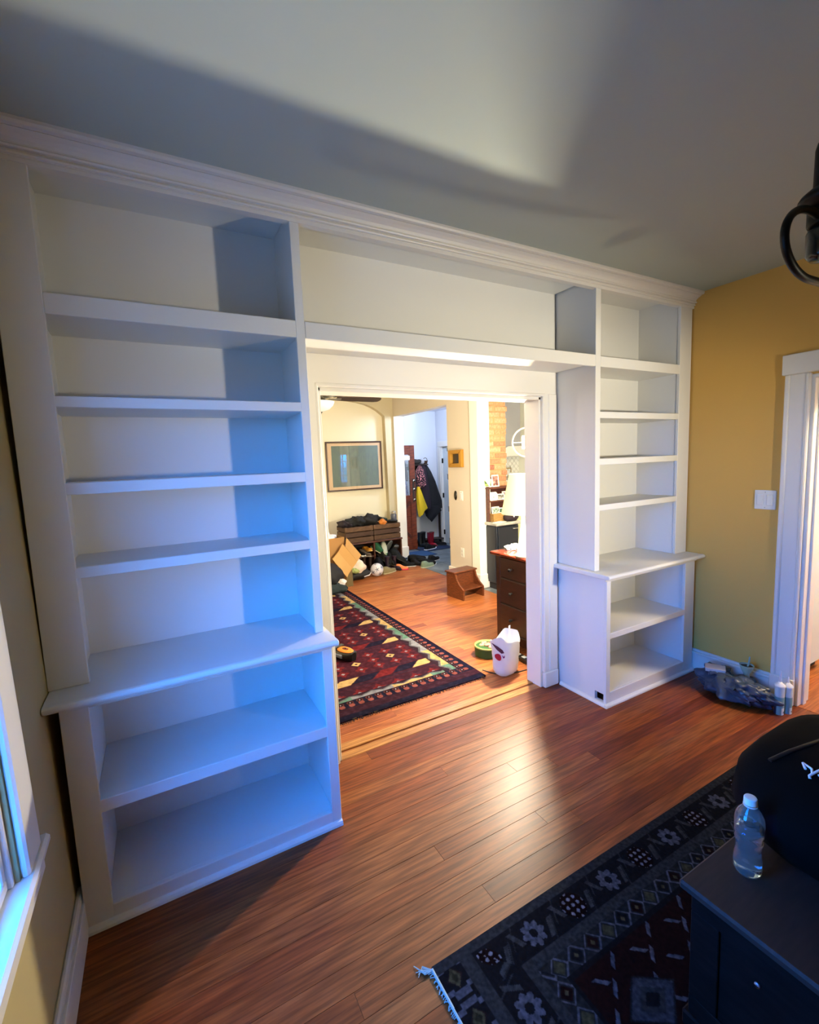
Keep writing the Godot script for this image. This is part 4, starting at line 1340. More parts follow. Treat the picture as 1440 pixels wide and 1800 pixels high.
	var card2 := mat(Color(0.70, 0.54, 0.32), 0.85)
	o = thing("cardboard_box", "tall brown cardboard box with open flaps left of the shoe shelf", "box", Vector3(2.165, 0, -3.97), 0.1)
	for q in [[Vector3(-0.2, 0, 0.19), Vector3(0.2, 0.62, 0.195)], [Vector3(-0.2, 0, -0.195), Vector3(0.2, 0.62, -0.19)], [Vector3(-0.2, 0, -0.19), Vector3(-0.195, 0.62, 0.19)], [Vector3(0.195, 0, -0.19), Vector3(0.2, 0.62, 0.19)]]:
		obj("side", box(q[0], q[1], 0.001), card, o)
	obj("bottom", box(Vector3(-0.19, 0, -0.19), Vector3(0.19, 0.005, 0.19)), card, o)
	st = mb()
	lump(st, Vector3(-0.02, 0.62, 0.0), Vector3(0.18, 0.05, 0.17), 0.25, 4, 9.0)
	tag(obj("packing_paper", st, mat(Color(0.86, 0.86, 0.90), 0.7)), "white packing paper bulging out of the tall cardboard box", "paper").position = Vector3(2.165, 0.0, -3.97)
	# the flattened carton that leans on it
	o = thing("cardboard_sheet", "folded tan cardboard carton leaning askew against the tall box", "cardboard", Vector3(2.395, 0.0, -3.575))
	var lean := Transform3D(Basis(Vector3.RIGHT, -0.28), Vector3.ZERO)
	var sheet := func(called: String, pts: PackedVector2Array, z: float, m: Material) -> void:
		var s3 := mb()
		prism(s3, pts, 2, z, z + 0.006, lean, 0.001)
		obj(called, s3, m, o)
	sheet.call("panel", PackedVector2Array([Vector2(-0.235, 0.385), Vector2(-0.135, 0.475), Vector2(-0.065, 0.565), Vector2(0.10, 0.31), Vector2(-0.045, 0.165)]), 0.0, card2)
	sheet.call("flap", PackedVector2Array([Vector2(-0.235, 0.385), Vector2(-0.14, 0.46), Vector2(0.0, 0.245), Vector2(-0.075, 0.12)]), 0.008, mat(Color(0.72, 0.57, 0.36), 0.85))
	sheet.call("flap", PackedVector2Array([Vector2(-0.035, 0.52), Vector2(0.0, 0.64), Vector2(0.17, 0.385), Vector2(0.10, 0.31)]), 0.002, mat(Color(0.68, 0.53, 0.33), 0.85))
	sheet.call("edge", PackedVector2Array([Vector2(-0.10, 0.0), Vector2(0.0, 0.0), Vector2(0.02, 0.26), Vector2(-0.06, 0.24)]), -0.012, mat(Color(0.36, 0.30, 0.18), 0.85))

	# ---- soft things on the floor left of the shelf
	st = mb()
	lump(st, Vector3.ZERO, Vector3(0.125, 0.105, 0.09), 0.16, 15, 9.0, 14, 26)
	it = obj("sack", st, mat(Color(0.85, 0.80, 0.74), 0.85))
	it.position = Vector3(2.56, 0.185, -3.84)
	tag(it, "crumpled off-white cloth sack resting on the black duffel before the shelf", "bag")
	st = mb()
	lump(st, Vector3.ZERO, Vector3(0.19, 0.075, 0.11), 0.14, 5, 7.0, 12, 24)
	it = obj("duffel_bag", st, mat(Color(0.03, 0.035, 0.045), 0.7))
	it.position = Vector3(2.56, 0.066, -3.86)
	tag(it, "flat black duffel bag on the floor under the off-white sack", "bag")
	st = mb()
	lump(st, Vector3.ZERO, Vector3(0.06, 0.035, 0.045), 0.3, 6, 20.0)
	it = obj("cloth", st, mat(Color(0.62, 0.68, 0.42), 0.8))
	it.position = Vector3(2.50, 0.15, -3.76)
	tag(it, "pale green cloth hanging over the black duffel's front", "cloth")
	st = mb()
	tube(st, [Vector3(2.62, 0.055, -3.74), Vector3(2.72, 0.05, -3.80), Vector3(2.80, 0.075, -3.90)], [0.007, 0.008, 0.012], 8)
	tag(obj("stick", st, mat(Color(0.82, 0.80, 0.82), 0.5)), "thin white stick lying between the black duffel and the football", "stick")
	st = mb()
	lump(st, Vector3.ZERO, Vector3(0.17, 0.17, 0.15), 0.14, 9, 6.0, 14, 24)
	it = obj("backpack", st, mat(Color(0.055, 0.05, 0.085), 0.8))
	it.position = Vector3(2.10, 0.153, -3.62)
	tag(it, "dark navy backpack slumped against the tall cardboard box", "backpack")
	st = mb()
	lump(st, Vector3.ZERO, Vector3(0.055, 0.045, 0.045), 0.25, 19, 16.0)
	it = obj("cloth", st, mat(Color(0.82, 0.80, 0.80), 0.8))
	it.position = Vector3(2.19, 0.11, -3.44)
	tag(it, "white cloth bundle in front of the dark navy backpack", "cloth")
	st = mb()
	lump(st, Vector3.ZERO, Vector3(0.15, 0.055, 0.11), 0.25, 29, 9.0, 12, 24)
	it = obj("blanket", st, mat(Color(0.06, 0.12, 0.14), 0.9))
	it.position = Vector3(2.08, 0.0585, -3.38)
	tag(it, "dark teal blanket bunched at the maroon rug's far corner", "blanket")
	# the dark coat on a chair of which only the edge is seen
	st = mb()
	lump(st, Vector3.ZERO, Vector3(0.10, 0.24, 0.26), 0.18, 39, 5.0, 16, 24)
	it = obj("duffel_bag", st, mat(Color(0.025, 0.025, 0.03), 0.85))
	it.position = Vector3(1.57, 0.225, -2.55)
	tag(it, "tall black duffel bag on the maroon rug, half hidden behind the left bookcase", "bag")

	# ---- things on the side wall
	o = thing("framed_picture", "small dark picture in a deep gold frame on the taupe wall", "picture", Vector3(3.649, 1.596, -2.95))
	var gold := mat(Color(0.72, 0.53, 0.20), 0.4, 0.5)
	for s in [-1, 1]:
		st = mb()
		prism(st, PackedVector2Array([Vector2(s * 0.145, -0.11), Vector2(s * 0.145, 0.11), Vector2(s * 0.085, 0.06), Vector2(s * 0.085, -0.06)]), 0, -0.045, 0.0, Transform3D.IDENTITY, 0.006)
		obj("frame", st, gold, o)
		st = mb()
		prism(st, PackedVector2Array([Vector2(-0.145, s * 0.11), Vector2(0.145, s * 0.11), Vector2(0.085, s * 0.06), Vector2(-0.085, s * 0.06)]), 0, -0.045, 0.0, Transform3D.IDENTITY, 0.006)
		obj("frame", st, gold, o)
	obj("painting", box(Vector3(-0.010, -0.062, -0.087), Vector3(-0.002, 0.062, 0.087)), mat(Color(0.10, 0.05, 0.05), 0.3), o)
	o = thing("thermostat", "small black oval thermostat on the taupe wall left of the white switch", "thermostat", Vector3(3.649, 1.122, -3.008))
	st = mb()
	lump(st, Vector3.ZERO, Vector3(0.016, 0.062, 0.030), 0.0, 1, 1.0, 12, 18, 0.9, Transform3D.IDENTITY, false)
	obj("body", st, mat(Color(0.02, 0.02, 0.025), 0.2), o)
	st = mb()
	bx(st, Vector3(-0.0185, -0.006, -0.010), Vector3(-0.0145, 0.018, 0.010), 0.001)
	obj("display", st, mat(Color(0.05, 0.06, 0.07), 0.1), o)
	switch_plate("light_switch", "white light switch plate beside the black oval thermostat", "switch", Vector3(3.65, 1.121, -2.88), 1)
	switch_plate("outlet", "white electric outlet low on the taupe wall above the baseboard", "outlet", Vector3(3.65, 0.387, -2.885), 2)


func switch_plate(called: String, label: String, category: String, at: Vector3, kind: int, gang := 1) -> void:
	var o := thing(called, label, category, at)
	var w := 0.036 * gang if gang == 1 else 0.058
	var white := mat(Color(0.88, 0.88, 0.86), 0.35)
	obj("plate", box(Vector3(-0.007, -0.06, -w), Vector3(0, 0.06, w), 0.003), white, o)
	if kind == 1:
		for g in gang:
			var z := 0.0 if gang == 1 else -0.026 + 0.052 * g
			obj("rocker", box(Vector3(-0.012, -0.034, z - 0.016), Vector3(-0.006, 0.034, z + 0.016), 0.002), white, o)
	else:
		for y in [-0.022, 0.022]:
			obj("socket", box(Vector3(-0.011, y - 0.016, -0.018), Vector3(-0.006, y + 0.016, 0.018), 0.003), mat(Color(0.80, 0.80, 0.78), 0.4), o)
	for y in [-0.048, 0.048]:
		obj("screw", box(Vector3(-0.0085, y - 0.003, -0.003), Vector3(-0.0065, y + 0.003, 0.003), 0.001), mat(Color(0.7, 0.7, 0.7), 0.3, 0.6), o)


func teal_print() -> ImageTexture:
	var im := Image.create(308, 250, false, Image.FORMAT_RGB8)
	var n := FastNoiseLite.new()
	n.seed = 2
	n.frequency = 0.03
	n.fractal_octaves = 5
	var r := RandomNumberGenerator.new()
	r.seed = 9
	for y in 250:
		for x in 308:
			var v := n.get_noise_2d(x * 1.6, y * 0.9)
			var c := Color(0.09, 0.25, 0.24).lerp(Color(0.21, 0.34, 0.27), clampf(0.5 + v, 0, 1))
			if x > 120 and x < 215 and y > 90: c = c.lerp(Color(0.26, 0.34, 0.25), 0.4)
			if r.randf() < 0.25: c = c.lightened(r.randf() * 0.15)
			im.set_pixel(x, y, c)
	return ImageTexture.create_from_image(im)


# ---------------------------------------------------------------- entry hall
func coat(called: String, label: String, at: Vector3, halves: Array, m: Material, seed_: int, hem := 0.0) -> MeshInstance3D:
	# halves: [y, half width, half depth, shift in x] from the hem up to the hook
	var fn := FastNoiseLite.new()
	fn.seed = seed_
	fn.frequency = 5.0
	var rings := []
	for h in halves:
		var ring := []
		for j in 28:
			var a := TAU * j / 28
			var fold := 1.0 + 0.10 * sin(a * 7.0 + seed_) * clampf((1.3 - h[0]) * 1.6, 0.1, 1.0) + 0.18 * fn.get_noise_3d(cos(a), h[0], sin(a))
			var y: float = h[0]
			if h == halves[0]: y += hem * cos(a) + 0.03 * fn.get_noise_2d(cos(a) * 2.0, sin(a) * 2.0)
			ring.append(Vector3(h[3] + cos(a) * h[1] * fold, y, sin(a) * h[2] * fold))
		rings.append(ring)
	var o := obj(called, loft(mb(), rings), m)
	o.position = at
	tag(o, label, "coat", "coats on the hall rack")
	return o


func hall() -> void:
	struct("ceiling_hall", box(Vector3(3.1, 2.50, -5.7), Vector3(4.22, 2.62, -4.93)), M.hallwall, "white ceiling over the front door and the coat rack", "ceiling")
	struct("ceiling_hall", box(Vector3(3.80, 2.50, -4.93), Vector3(4.22, 2.62, -3.0)), M.hallwall, "white ceiling of the entry hall", "ceiling")
	struct("ceiling_hall", box(Vector3(4.22, 2.50, -5.7), Vector3(5.12, 2.62, -3.80)), M.hallwall, "white ceiling of the entry hall's far part", "ceiling")
	struct("wall_hall_back", box(Vector3(3.1, -0.02, -5.70), Vector3(5.12, 2.55, -5.56)), M.hallwall, "white end wall of the entry hall behind the coats", "wall")
	struct("wall_hall_left", box(Vector3(3.1, -0.02, -5.6), Vector3(3.2, 2.55, -4.9)), M.hallwall, "white left wall of the entry hall", "wall")
	var w := mb()
	bx(w, Vector3(4.99, -0.02, -5.58), Vector3(5.11, 2.55, -5.38))
	bx(w, Vector3(4.99, 1.83, -5.38), Vector3(5.11, 2.55, -4.56))
	bx(w, Vector3(4.99, -0.02, -4.56), Vector3(5.11, 2.55, -3.80))
	bx(w, Vector3(5.06, -0.02, -5.58), Vector3(5.11, 2.55, -3.80))
	struct("wall_hall_right", w, M.hallwall, "white right wall of the entry hall with a white door", "wall")
	w = mb()
	bx(w, Vector3(3.80, -0.02, -3.12), Vector3(4.28, 2.7, -3.02))
	bx(w, Vector3(4.22, -0.02, -3.86), Vector3(4.30, 2.7, -3.02))
	bx(w, Vector3(4.22, -0.02, -3.86), Vector3(5.6, 2.7, -3.75))
	struct("wall_hall_front", w, M.hallwall, "white wall between the entry hall and the kitchen", "wall")
	var hl := thing("ceiling_light", "round frosted ceiling light of the entry hall", "lamp", Vector3(4.15, 2.5, -4.2))
	var st := mb()
	lathe(st, [Vector2(0.0, -0.10), Vector2(0.07, -0.09), Vector2(0.12, -0.055), Vector2(0.13, 0.0), Vector2(0.0, 0.0)], 24)
	obj("diffuser", st, glow(Color(0.86, 0.92, 1.0), 2.5), hl)
	omni("light", Vector3(0, -0.16, 0), Color(0.80, 0.88, 1.0), HALL, 0.1, hl)

	# white six-panel door in the right wall, standing ajar, with black hinges
	var o := struct_node("door_2", "white hall door with black hinges at the entry's right side", "door")
	var dw := mat(Color(0.80, 0.84, 0.87), 0.5)
	obj("jamb", box(Vector3(4.975, 0, -5.410), Vector3(5.110, 1.86, -5.370), 0.003), M.trim, o)
	obj("head_casing", box(Vector3(4.965, 1.83, -5.480), Vector3(4.995, 1.93, -4.490), 0.003), M.trim, o)
	obj("casing", box(Vector3(4.965, 0, -5.480), Vector3(4.995, 1.83, -5.395), 0.003), M.trim, o)
	obj("casing", box(Vector3(4.965, 0, -4.580), Vector3(4.995, 1.83, -4.490), 0.003), M.trim, o)
	obj("leaf", box(Vector3(5.015, 0.012, -5.375), Vector3(5.050, 1.822, -4.570), 0.002), dw, o)
	for q in [[0.12, 0.62], [0.72, 1.22], [1.32, 1.74]]:
		for s in [-5.28, -4.93]:
			obj("panel", box(Vector3(5.005, q[0], s), Vector3(5.017, q[1], s + 0.27), 0.006), dw, o)
	for y in [0.22, 0.92, 1.57]:
		obj("hinge", box(Vector3(4.985, y - 0.045, -5.385), Vector3(5.017, y + 0.045, -5.360), 0.004), M.iron, o)
	obj("edge_strip", box(Vector3(5.008, 0.01, -5.220), Vector3(5.016, 1.80, -5.205), 0.001), M.iron, o)

	# varnished front door standing open
	var fir := textured(Color(0.50, 0.23, 0.11), grain, Vector3(0.8, 5, 1), 0.4)
	o = thing("front_door", "varnished brown front door with a glazed upper half and cross-braced panel, standing open", "door", Vector3(3.9, 0.0, -5.2))
	obj("stile", box(Vector3(0.285, 0.01, -0.022), Vector3(0.39, 1.862, 0.022), 0.003), fir, o)
	obj("stile", box(Vector3(-0.39, 0.01, -0.022), Vector3(-0.285, 1.862, 0.022), 0.003), fir, o)
	obj("rail", box(Vector3(-0.285, 1.70, -0.022), Vector3(0.285, 1.862, 0.022), 0.003), fir, o)
	obj("rail", box(Vector3(-0.285, 0.88, -0.022), Vector3(0.285, 0.985, 0.022), 0.003), fir, o)
	obj("rail", box(Vector3(-0.285, 0.01, -0.022), Vector3(0.285, 0.22, 0.022), 0.003), fir, o)
	obj("glass", box(Vector3(-0.29, 0.98, -0.004), Vector3(0.29, 1.705, 0.004)), M.glass, o)
	obj("panel", box(Vector3(-0.29, 0.215, -0.012), Vector3(0.29, 0.885, 0.006)), fir, o)
	for s in [-1.0, 1.0]:
		var st2 := mb()
		bx(st2, Vector3(-0.43, -0.022, 0.004), Vector3(0.43, 0.022, 0.020), 0.004, Transform3D(Basis(Vector3.BACK, s * 0.86), Vector3(0, 0.55, 0)))
		obj("brace", st2, textured(Color(0.34, 0.15, 0.075), grain, Vector3(0.8, 5, 1), 0.4), o)
	obj("shade_roll", box(Vector3(-0.29, 1.60, 0.024), Vector3(0.285, 1.685, 0.05), 0.012), mat(Color(0.90, 0.90, 0.88), 0.6), o)
	var steel := mat(Color(0.75, 0.73, 0.68), 0.25, 0.9)
	obj("lock_plate", box(Vector3(0.325, 0.86, 0.022), Vector3(0.365, 1.28, 0.026), 0.002), mat(Color(0.25, 0.22, 0.2), 0.4, 0.6), o)
	for y in [1.24, 1.09, 0.905]:
		st = mb()
		lathe(st, [Vector2(0.0, 0.045), Vector2(0.020, 0.042), Vector2(0.026, 0.03), Vector2(0.018, 0.012), Vector2(0.012, 0.0), Vector2(0.0, 0.0)], 16, Transform3D(Basis(Vector3.RIGHT, PI / 2), Vector3(0.345, y, 0.024)))
		obj("knob", st, steel, o)

	# hall tree: shelf above, posts, low rail
	var dk := textured(Color(0.20, 0.12, 0.08), grain, Vector3(1, 6, 1), 0.5)
	o = thing("hall_tree", "dark wooden coat rack with a shelf at the hall's end wall", "coat rack", Vector3(4.55, 0, -5.46))
	obj("top_shelf", box(Vector3(-0.42, 1.50, -0.10), Vector3(0.12, 1.525, 0.12), 0.003), dk, o)
	obj("hook_rail", box(Vector3(-0.42, 1.42, -0.095), Vector3(0.12, 1.50, -0.075), 0.003), dk, o)
	obj("post", box(Vector3(0.395, 0.0, -0.03), Vector3(0.435, 0.72, 0.02), 0.004), dk, o)
	obj("post", box(Vector3(-0.42, 0.0, -0.09), Vector3(-0.385, 1.50, -0.05), 0.004), dk, o)
	obj("low_shelf", box(Vector3(-0.40, 0.085, -0.09), Vector3(0.43, 0.11, 0.10), 0.003), dk, o)
	obj("back_board", box(Vector3(-0.385, 0.11, -0.098), Vector3(0.39, 0.75, -0.088), 0.0), mat(Color(0.86, 0.87, 0.85), 0.6), o)
	for x in [-0.30, -0.12, 0.04]:
		st = mb()
		tube(st, [Vector3(x, 1.46, -0.075), Vector3(x, 1.45, -0.03), Vector3(x, 1.47, -0.005)], 0.007, 8)
		obj("hook", st, M.iron, o)
	st = mb()
	lump(st, Vector3.ZERO, Vector3(0.13, 0.05, 0.09), 0.2, 3, 9.0)
	var it := obj("hat", st, mat(Color(0.16, 0.14, 0.13), 0.9))
	it.position = Vector3(4.46, 1.571, -5.44)
	tag(it, "dark felt hat on the coat rack's top shelf", "hat")
	st = mb()
	lump(st, Vector3.ZERO, Vector3(0.05, 0.055, 0.05), 0.2, 5, 12.0)
	it = obj("hat", st, mat(Color(0.80, 0.80, 0.82), 0.9))
	it.position = Vector3(4.585, 1.576, -5.42)
	tag(it, "small white knit hat on the coat rack's top shelf", "hat")
	o = thing("basket", "brown handled basket at the right end of the coat rack's shelf", "basket", Vector3(4.655, 1.526, -5.42))
	st = mb()
	lathe(st, [Vector2(0.0, 0.0), Vector2(0.035, 0.0), Vector2(0.05, 0.06), Vector2(0.046, 0.06), Vector2(0.03, 0.006), Vector2(0.0, 0.006)], 16)
	obj("body", st, mat(Color(0.30, 0.20, 0.12), 0.8), o)
	st = mb()
	tube(st, [Vector3(-0.046, 0.055, 0), Vector3(-0.03, 0.10, 0), Vector3(0, 0.115, 0), Vector3(0.03, 0.10, 0), Vector3(0.046, 0.055, 0)], 0.005, 6)
	obj("handle", st, mat(Color(0.26, 0.17, 0.10), 0.8), o)

	# coats
	var print_ := mat(Color(1, 1, 1), 0.9)
	print_.albedo_texture = noise_tex(31, 0.035, Color(0.12, 0.04, 0.07), Color(0.9, 0.6, 0.6), 256, 256, 3)
	var g: Gradient = print_.albedo_texture.color_ramp
	g.set_color(0, Color(0.10, 0.03, 0.07))
	g.add_point(0.60, Color(0.13, 0.04, 0.08))
	g.add_point(0.64, Color(0.85, 0.55, 0.55))
	print_.uv1_scale = Vector3(2, 1.2, 1)
	coat("floral_jacket", "dark jacket with a pink leaf print hanging beside the open front door", Vector3(4.46, 0, -5.30), [[1.12, 0.085, 0.07, 0.03], [1.25, 0.095, 0.07, 0.02], [1.38, 0.09, 0.065, 0.0], [1.46, 0.05, 0.05, 0.0], [1.50, 0.02, 0.02, 0.0]], print_, 2, 0.03)
	coat("raincoat", "bright yellow raincoat hanging lowest beside the front door's edge", Vector3(4.43, 0, -5.29), [[0.62, 0.055, 0.05, 0.03], [0.72, 0.095, 0.06, 0.05], [0.85, 0.08, 0.06, 0.02], [1.02, 0.05, 0.05, -0.01], [1.12, 0.02, 0.03, -0.02]], mat(Color(0.86, 0.72, 0.05), 0.6), 4, 0.05)
	coat("purple_coat", "long dark purple coat hanging between the floral jacket and the black coat", Vector3(4.555, 0, -5.34), [[0.69, 0.10, 0.07, 0.03], [0.85, 0.11, 0.07, 0.03], [1.1, 0.10, 0.07, 0.0], [1.35, 0.08, 0.06, -0.01], [1.47, 0.05, 0.05, 0.0], [1.50, 0.02, 0.02, 0.0]], mat(Color(0.11, 0.035, 0.10), 0.85), 6, 0.02)
	coat("black_coat", "long black coat flaring to the right on the coat rack", Vector3(4.70, 0, -5.40), [[0.66, 0.215, 0.08, 0.065], [0.82, 0.205, 0.08, 0.055], [1.0, 0.175, 0.08, 0.03], [1.2, 0.135, 0.075, 0.0], [1.38, 0.085, 0.06, -0.03], [1.48, 0.04, 0.05, -0.055], [1.51, 0.02, 0.02, -0.06]], mat(Color(0.035, 0.035, 0.05), 0.85), 8, 0.03)
	coat("black_scarf", "black scarf end dangling below the black coat's hem", Vector3(4.72, 0, -5.35), [[0.50, 0.05, 0.03, -0.06], [0.56, 0.12, 0.04, -0.01], [0.64, 0.17, 0.05, 0.03], [0.74, 0.14, 0.05, 0.02]], mat(Color(0.04, 0.04, 0.065), 0.9), 10, -0.05)
	var blue := mat(Color(1, 1, 1), 0.9)
	blue.albedo_texture = noise_tex(35, 0.03, Color(0.08, 0.09, 0.35), Color(0.65, 0.72, 0.95), 256, 256, 3)
	blue.uv1_scale = Vector3(2, 1.2, 1)
	coat("blue_dress", "blue flowered dress hanging behind the front door's glass", Vector3(4.14, 0, -5.42), [[0.86, 0.13, 0.06, 0.0], [1.0, 0.13, 0.06, 0.0], [1.2, 0.11, 0.06, 0.0], [1.28, 0.06, 0.05, 0.0]], blue, 12, 0.02)
	coat("grey_coat", "grey and pink coat hanging behind the upper part of the front door's glass", Vector3(4.16, 0, -5.45), [[1.22, 0.13, 0.06, 0.0], [1.35, 0.13, 0.06, 0.0], [1.5, 0.11, 0.06, 0.0], [1.62, 0.06, 0.05, 0.0]], mat(Color(0.28, 0.22, 0.24), 0.9), 14, 0.02)

	# boots and shoes at the rack's foot
	var B := "boots below the coats"
	boot("rubber_boot", "black rubber boot standing by the front door's foot, left of its pair", Vector3(4.43, 0.0, -5.32), -1.2, 0.27, Color(0.03, 0.035, 0.04), B)
	boot("rubber_boot", "black rubber boot standing by the front door's foot, right of its pair", Vector3(4.52, 0.0, -5.36), -1.0, 0.27, Color(0.03, 0.035, 0.04), B)
	boot("rubber_boot", "crimson red rubber boot beside the black boots, left of its pair", Vector3(4.60, 0.0, -5.26), -1.0, 0.26, Color(0.55, 0.04, 0.12), B, 0.0, 0.2)
	boot("rubber_boot", "crimson red rubber boot beside the black boots, right of its pair", Vector3(4.67, 0.0, -5.30), -0.7, 0.26, Color(0.55, 0.04, 0.12), B, 0.0, 0.2)
	shoe("sneaker", "black and white sneaker in front of the crimson boots", Vector3(4.44, 0.013, -4.99), 0.25, 0.27, Color(0.05, 0.06, 0.08), Color(0.92, 0.92, 0.95), B, Color(0.9, 0.9, 0.92))
	shoe("sandal", "dark sandal on the hall mat under the rack's right post", Vector3(4.78, 0.013, -5.20), -0.5, 0.24, Color(0.06, 0.05, 0.05), Color(0.12, 0.10, 0.09), B)
	for q in [["blue doormat lying before the open front door", Vector3(3.72, 0, -5.02), Vector3(4.33, 0.011, -4.58), Color(0.10, 0.27, 0.45)], ["dark blue boot mat under the boots and the coat rack", Vector3(4.25, 0, -5.52), Vector3(4.90, 0.012, -4.88), Color(0.08, 0.16, 0.30)]]:
		o = thing("doormat", q[0], "mat", Vector3((q[1].x + q[2].x) / 2, 0, (q[1].z + q[2].z) / 2))
		var h: Vector3 = (q[2] - q[1]) / 2
		obj("pile", box(Vector3(-h.x + 0.02, 0.0005, -h.z + 0.02), Vector3(h.x - 0.02, q[2].y, h.z - 0.02), 0.003), mat(q[3], 0.95), o)
		obj("border", box(Vector3(-h.x, 0.0005, -h.z), Vector3(h.x, q[2].y - 0.004, h.z), 0.002), mat(q[3].darkened(0.35), 0.9), o)


# ---------------------------------------------------------------- kitchen beyond the side opening and the right doorway
func kitchen() -> void:
	var kw := mat(Color(0.92, 0.92, 0.86), 0.7)
	struct("ceiling_kitchen", box(Vector3(3.70, 2.60, -3.02), Vector3(5.6, 2.72, 4.4)), M.hallwall, "white kitchen ceiling", "ceiling")
	struct("ceiling_kitchen", box(Vector3(4.22, 2.60, -3.86), Vector3(5.6, 2.72, -3.02)), M.hallwall, "white ceiling of the kitchen's cooking alcove", "ceiling")
	var w := mb()
	holed(w, 5.4, 5.55, Rect2(-3.86, -0.02, 8.26, 2.72), Rect2(2.70, 0.93, 1.0, 1.0))
	struct("wall_kitchen", w, kw, "off-white outer kitchen wall with a window", "wall")
	struct("wall_kitchen_front", box(Vector3(3.7, -0.02, 4.25), Vector3(5.6, 2.7, 4.4)), kw, "off-white kitchen wall near the camera", "wall")
	var win := struct_node("window_2", "white muntined kitchen window that the teal picture's glazing mirrors", "window")
	for q in [[0.93, 0.98, 2.70, 3.70], [1.88, 1.93, 2.70, 3.70], [0.98, 1.88, 2.70, 2.75], [0.98, 1.88, 3.65, 3.70]]:
		obj("frame", box(Vector3(5.41, q[0], q[2]), Vector3(5.53, q[1], q[3])), M.trim, win)
	obj("muntin", box(Vector3(5.42, 0.98, 3.18), Vector3(5.445, 1.88, 3.22)), M.trim, win)
	for y in [1.20, 1.43, 1.66]: obj("muntin", box(Vector3(5.421, y - 0.014, 2.75), Vector3(5.444, y + 0.014, 3.65)), M.trim, win)
	obj("pane", box(Vector3(5.43, 0.98, 2.75), Vector3(5.435, 1.88, 3.65)), M.glass, win)

	# brick chimney: every brick of the face that shows
	var ch := struct_node("chimney", "exposed tan and red brick chimney between entry and kitchen", "chimney", Vector3(4.0, 0, -2.83))
	obj("core", box(Vector3(-0.20, 0, -0.19), Vector3(0.197, 2.6, 0.172)), mat(Color(0.66, 0.52, 0.36), 0.95), ch)
	var tones := []
	for c in [Color(0.78, 0.60, 0.45), Color(0.75, 0.56, 0.41), Color(0.80, 0.63, 0.49), Color(0.70, 0.50, 0.37), Color(0.60, 0.39, 0.31), Color(0.76, 0.57, 0.42)]:
		tones.append(textured(c, noise_tex(17, 0.05, Color(0.8, 0.78, 0.76), Color(1, 1, 1), 128, 128, 4) if tones.is_empty() else tones[0].albedo_texture, Vector3(4, 4, 4), 0.9, true))
	var r := RandomNumberGenerator.new()
	r.seed = 44
	for k in 24:
		var y := 0.86 + k * 0.0725
		var x := -0.20 - (0.105 if k % 2 else 0.0)
		while x < 0.19:
			var a := maxf(x, -0.20)
			var b := minf(x + 0.20, 0.205)
			if b - a > 0.03:
				var p := r.randf_range(0.176, 0.184)
				obj("brick", box(Vector3(a, y, 0.08), Vector3(b, y + 0.060 + r.randf_range(-0.002, 0.002), p), 0.006, Transform3D(Basis(Vector3.BACK, r.randf_range(-0.008, 0.008)), Vector3.ZERO)), tones[(r.randi() % 6) if r.randf() < 0.6 else (r.randi() % 3)], ch)
			x += 0.212

	# navy peninsula cabinet and its stone top
	var navy := mat(Color(0.055, 0.085, 0.125), 0.45)
	var o := thing("kitchen_cabinet", "navy blue kitchen cabinet end below the brown letter rack", "cabinet", Vector3(3.9, 0, -2.45))
	var st := mb()
	bx(st, Vector3(-0.16, 0.08, -0.145), Vector3(0.175, 0.785, 0.14), 0.003)
	obj("body", st, navy, o)
	obj("toe_kick", box(Vector3(-0.14, 0, -0.14), Vector3(0.16, 0.08, 0.11)), M.dark, o)
	st = mb()
	bx(st, Vector3(-0.145, 0.11, 0.141), Vector3(0.162, 0.765, 0.158), 0.003)
	var dr := obj("door", st, navy, o)
	st = mb()
	tube(st, [Vector3(0.075, 0.735, 0.158), Vector3(0.075, 0.735, 0.178), Vector3(0.135, 0.735, 0.178), Vector3(0.135, 0.735, 0.158)], 0.005, 8)
	obj("handle", st, mat(Color(0.75, 0.75, 0.75), 0.25, 0.9), dr)
	obj("side_panel", box(Vector3(-0.166, 0.11, -0.13), Vector3(-0.1605, 0.765, 0.115), 0.002), navy, o)
	o = thing("countertop", "grey-white stone countertop with a rounded edge on the navy cabinet", "countertop", Vector3(3.9, 0.785, -2.45))
	obj("slab", box(Vector3(-0.19, 0.0, -0.148), Vector3(0.20, 0.035, 0.18), 0.008), textured(Color(0.72, 0.72, 0.68), noise_tex(19, 0.02, Color(0.75, 0.75, 0.75), Color(1, 1, 1), 128, 128, 4), Vector3(3, 3, 3), 0.15, true), o)
	# letter rack
	var rw := textured(Color(0.36, 0.17, 0.09), grain, Vector3(1, 6, 1), 0.5)
	o = thing("letter_rack", "brown wooden letter rack with two shelves against the brick chimney", "rack", Vector3(3.79, 0.82, -2.53))
	obj("side", box(Vector3(-0.055, 0.0, -0.066), Vector3(-0.037, 0.425, 0.09), 0.002), rw, o)
	st = mb()
	bx(st, Vector3(0.33, 0.0, -0.066), Vector3(0.345, 0.40, 0.06), 0.001)
	obj("side", st, rw, o)
	obj("top_shelf", box(Vector3(-0.06, 0.395, -0.066), Vector3(0.345, 0.415, 0.095), 0.003), rw, o)
	obj("shelf", box(Vector3(-0.037, 0.235, -0.066), Vector3(0.33, 0.25, 0.09), 0.002), rw, o)
	obj("back_board", box(Vector3(-0.037, 0.0, -0.067), Vector3(0.33, 0.395, -0.06)), textured(Color(0.30, 0.13, 0.07), grain, Vector3(1, 6, 1), 0.5), o)
	# cards and photographs
	var green := noise_tex(51, 0.05, Color(0.05, 0.16, 0.06), Color(0.75, 0.85, 0.45), 96, 96, 3)
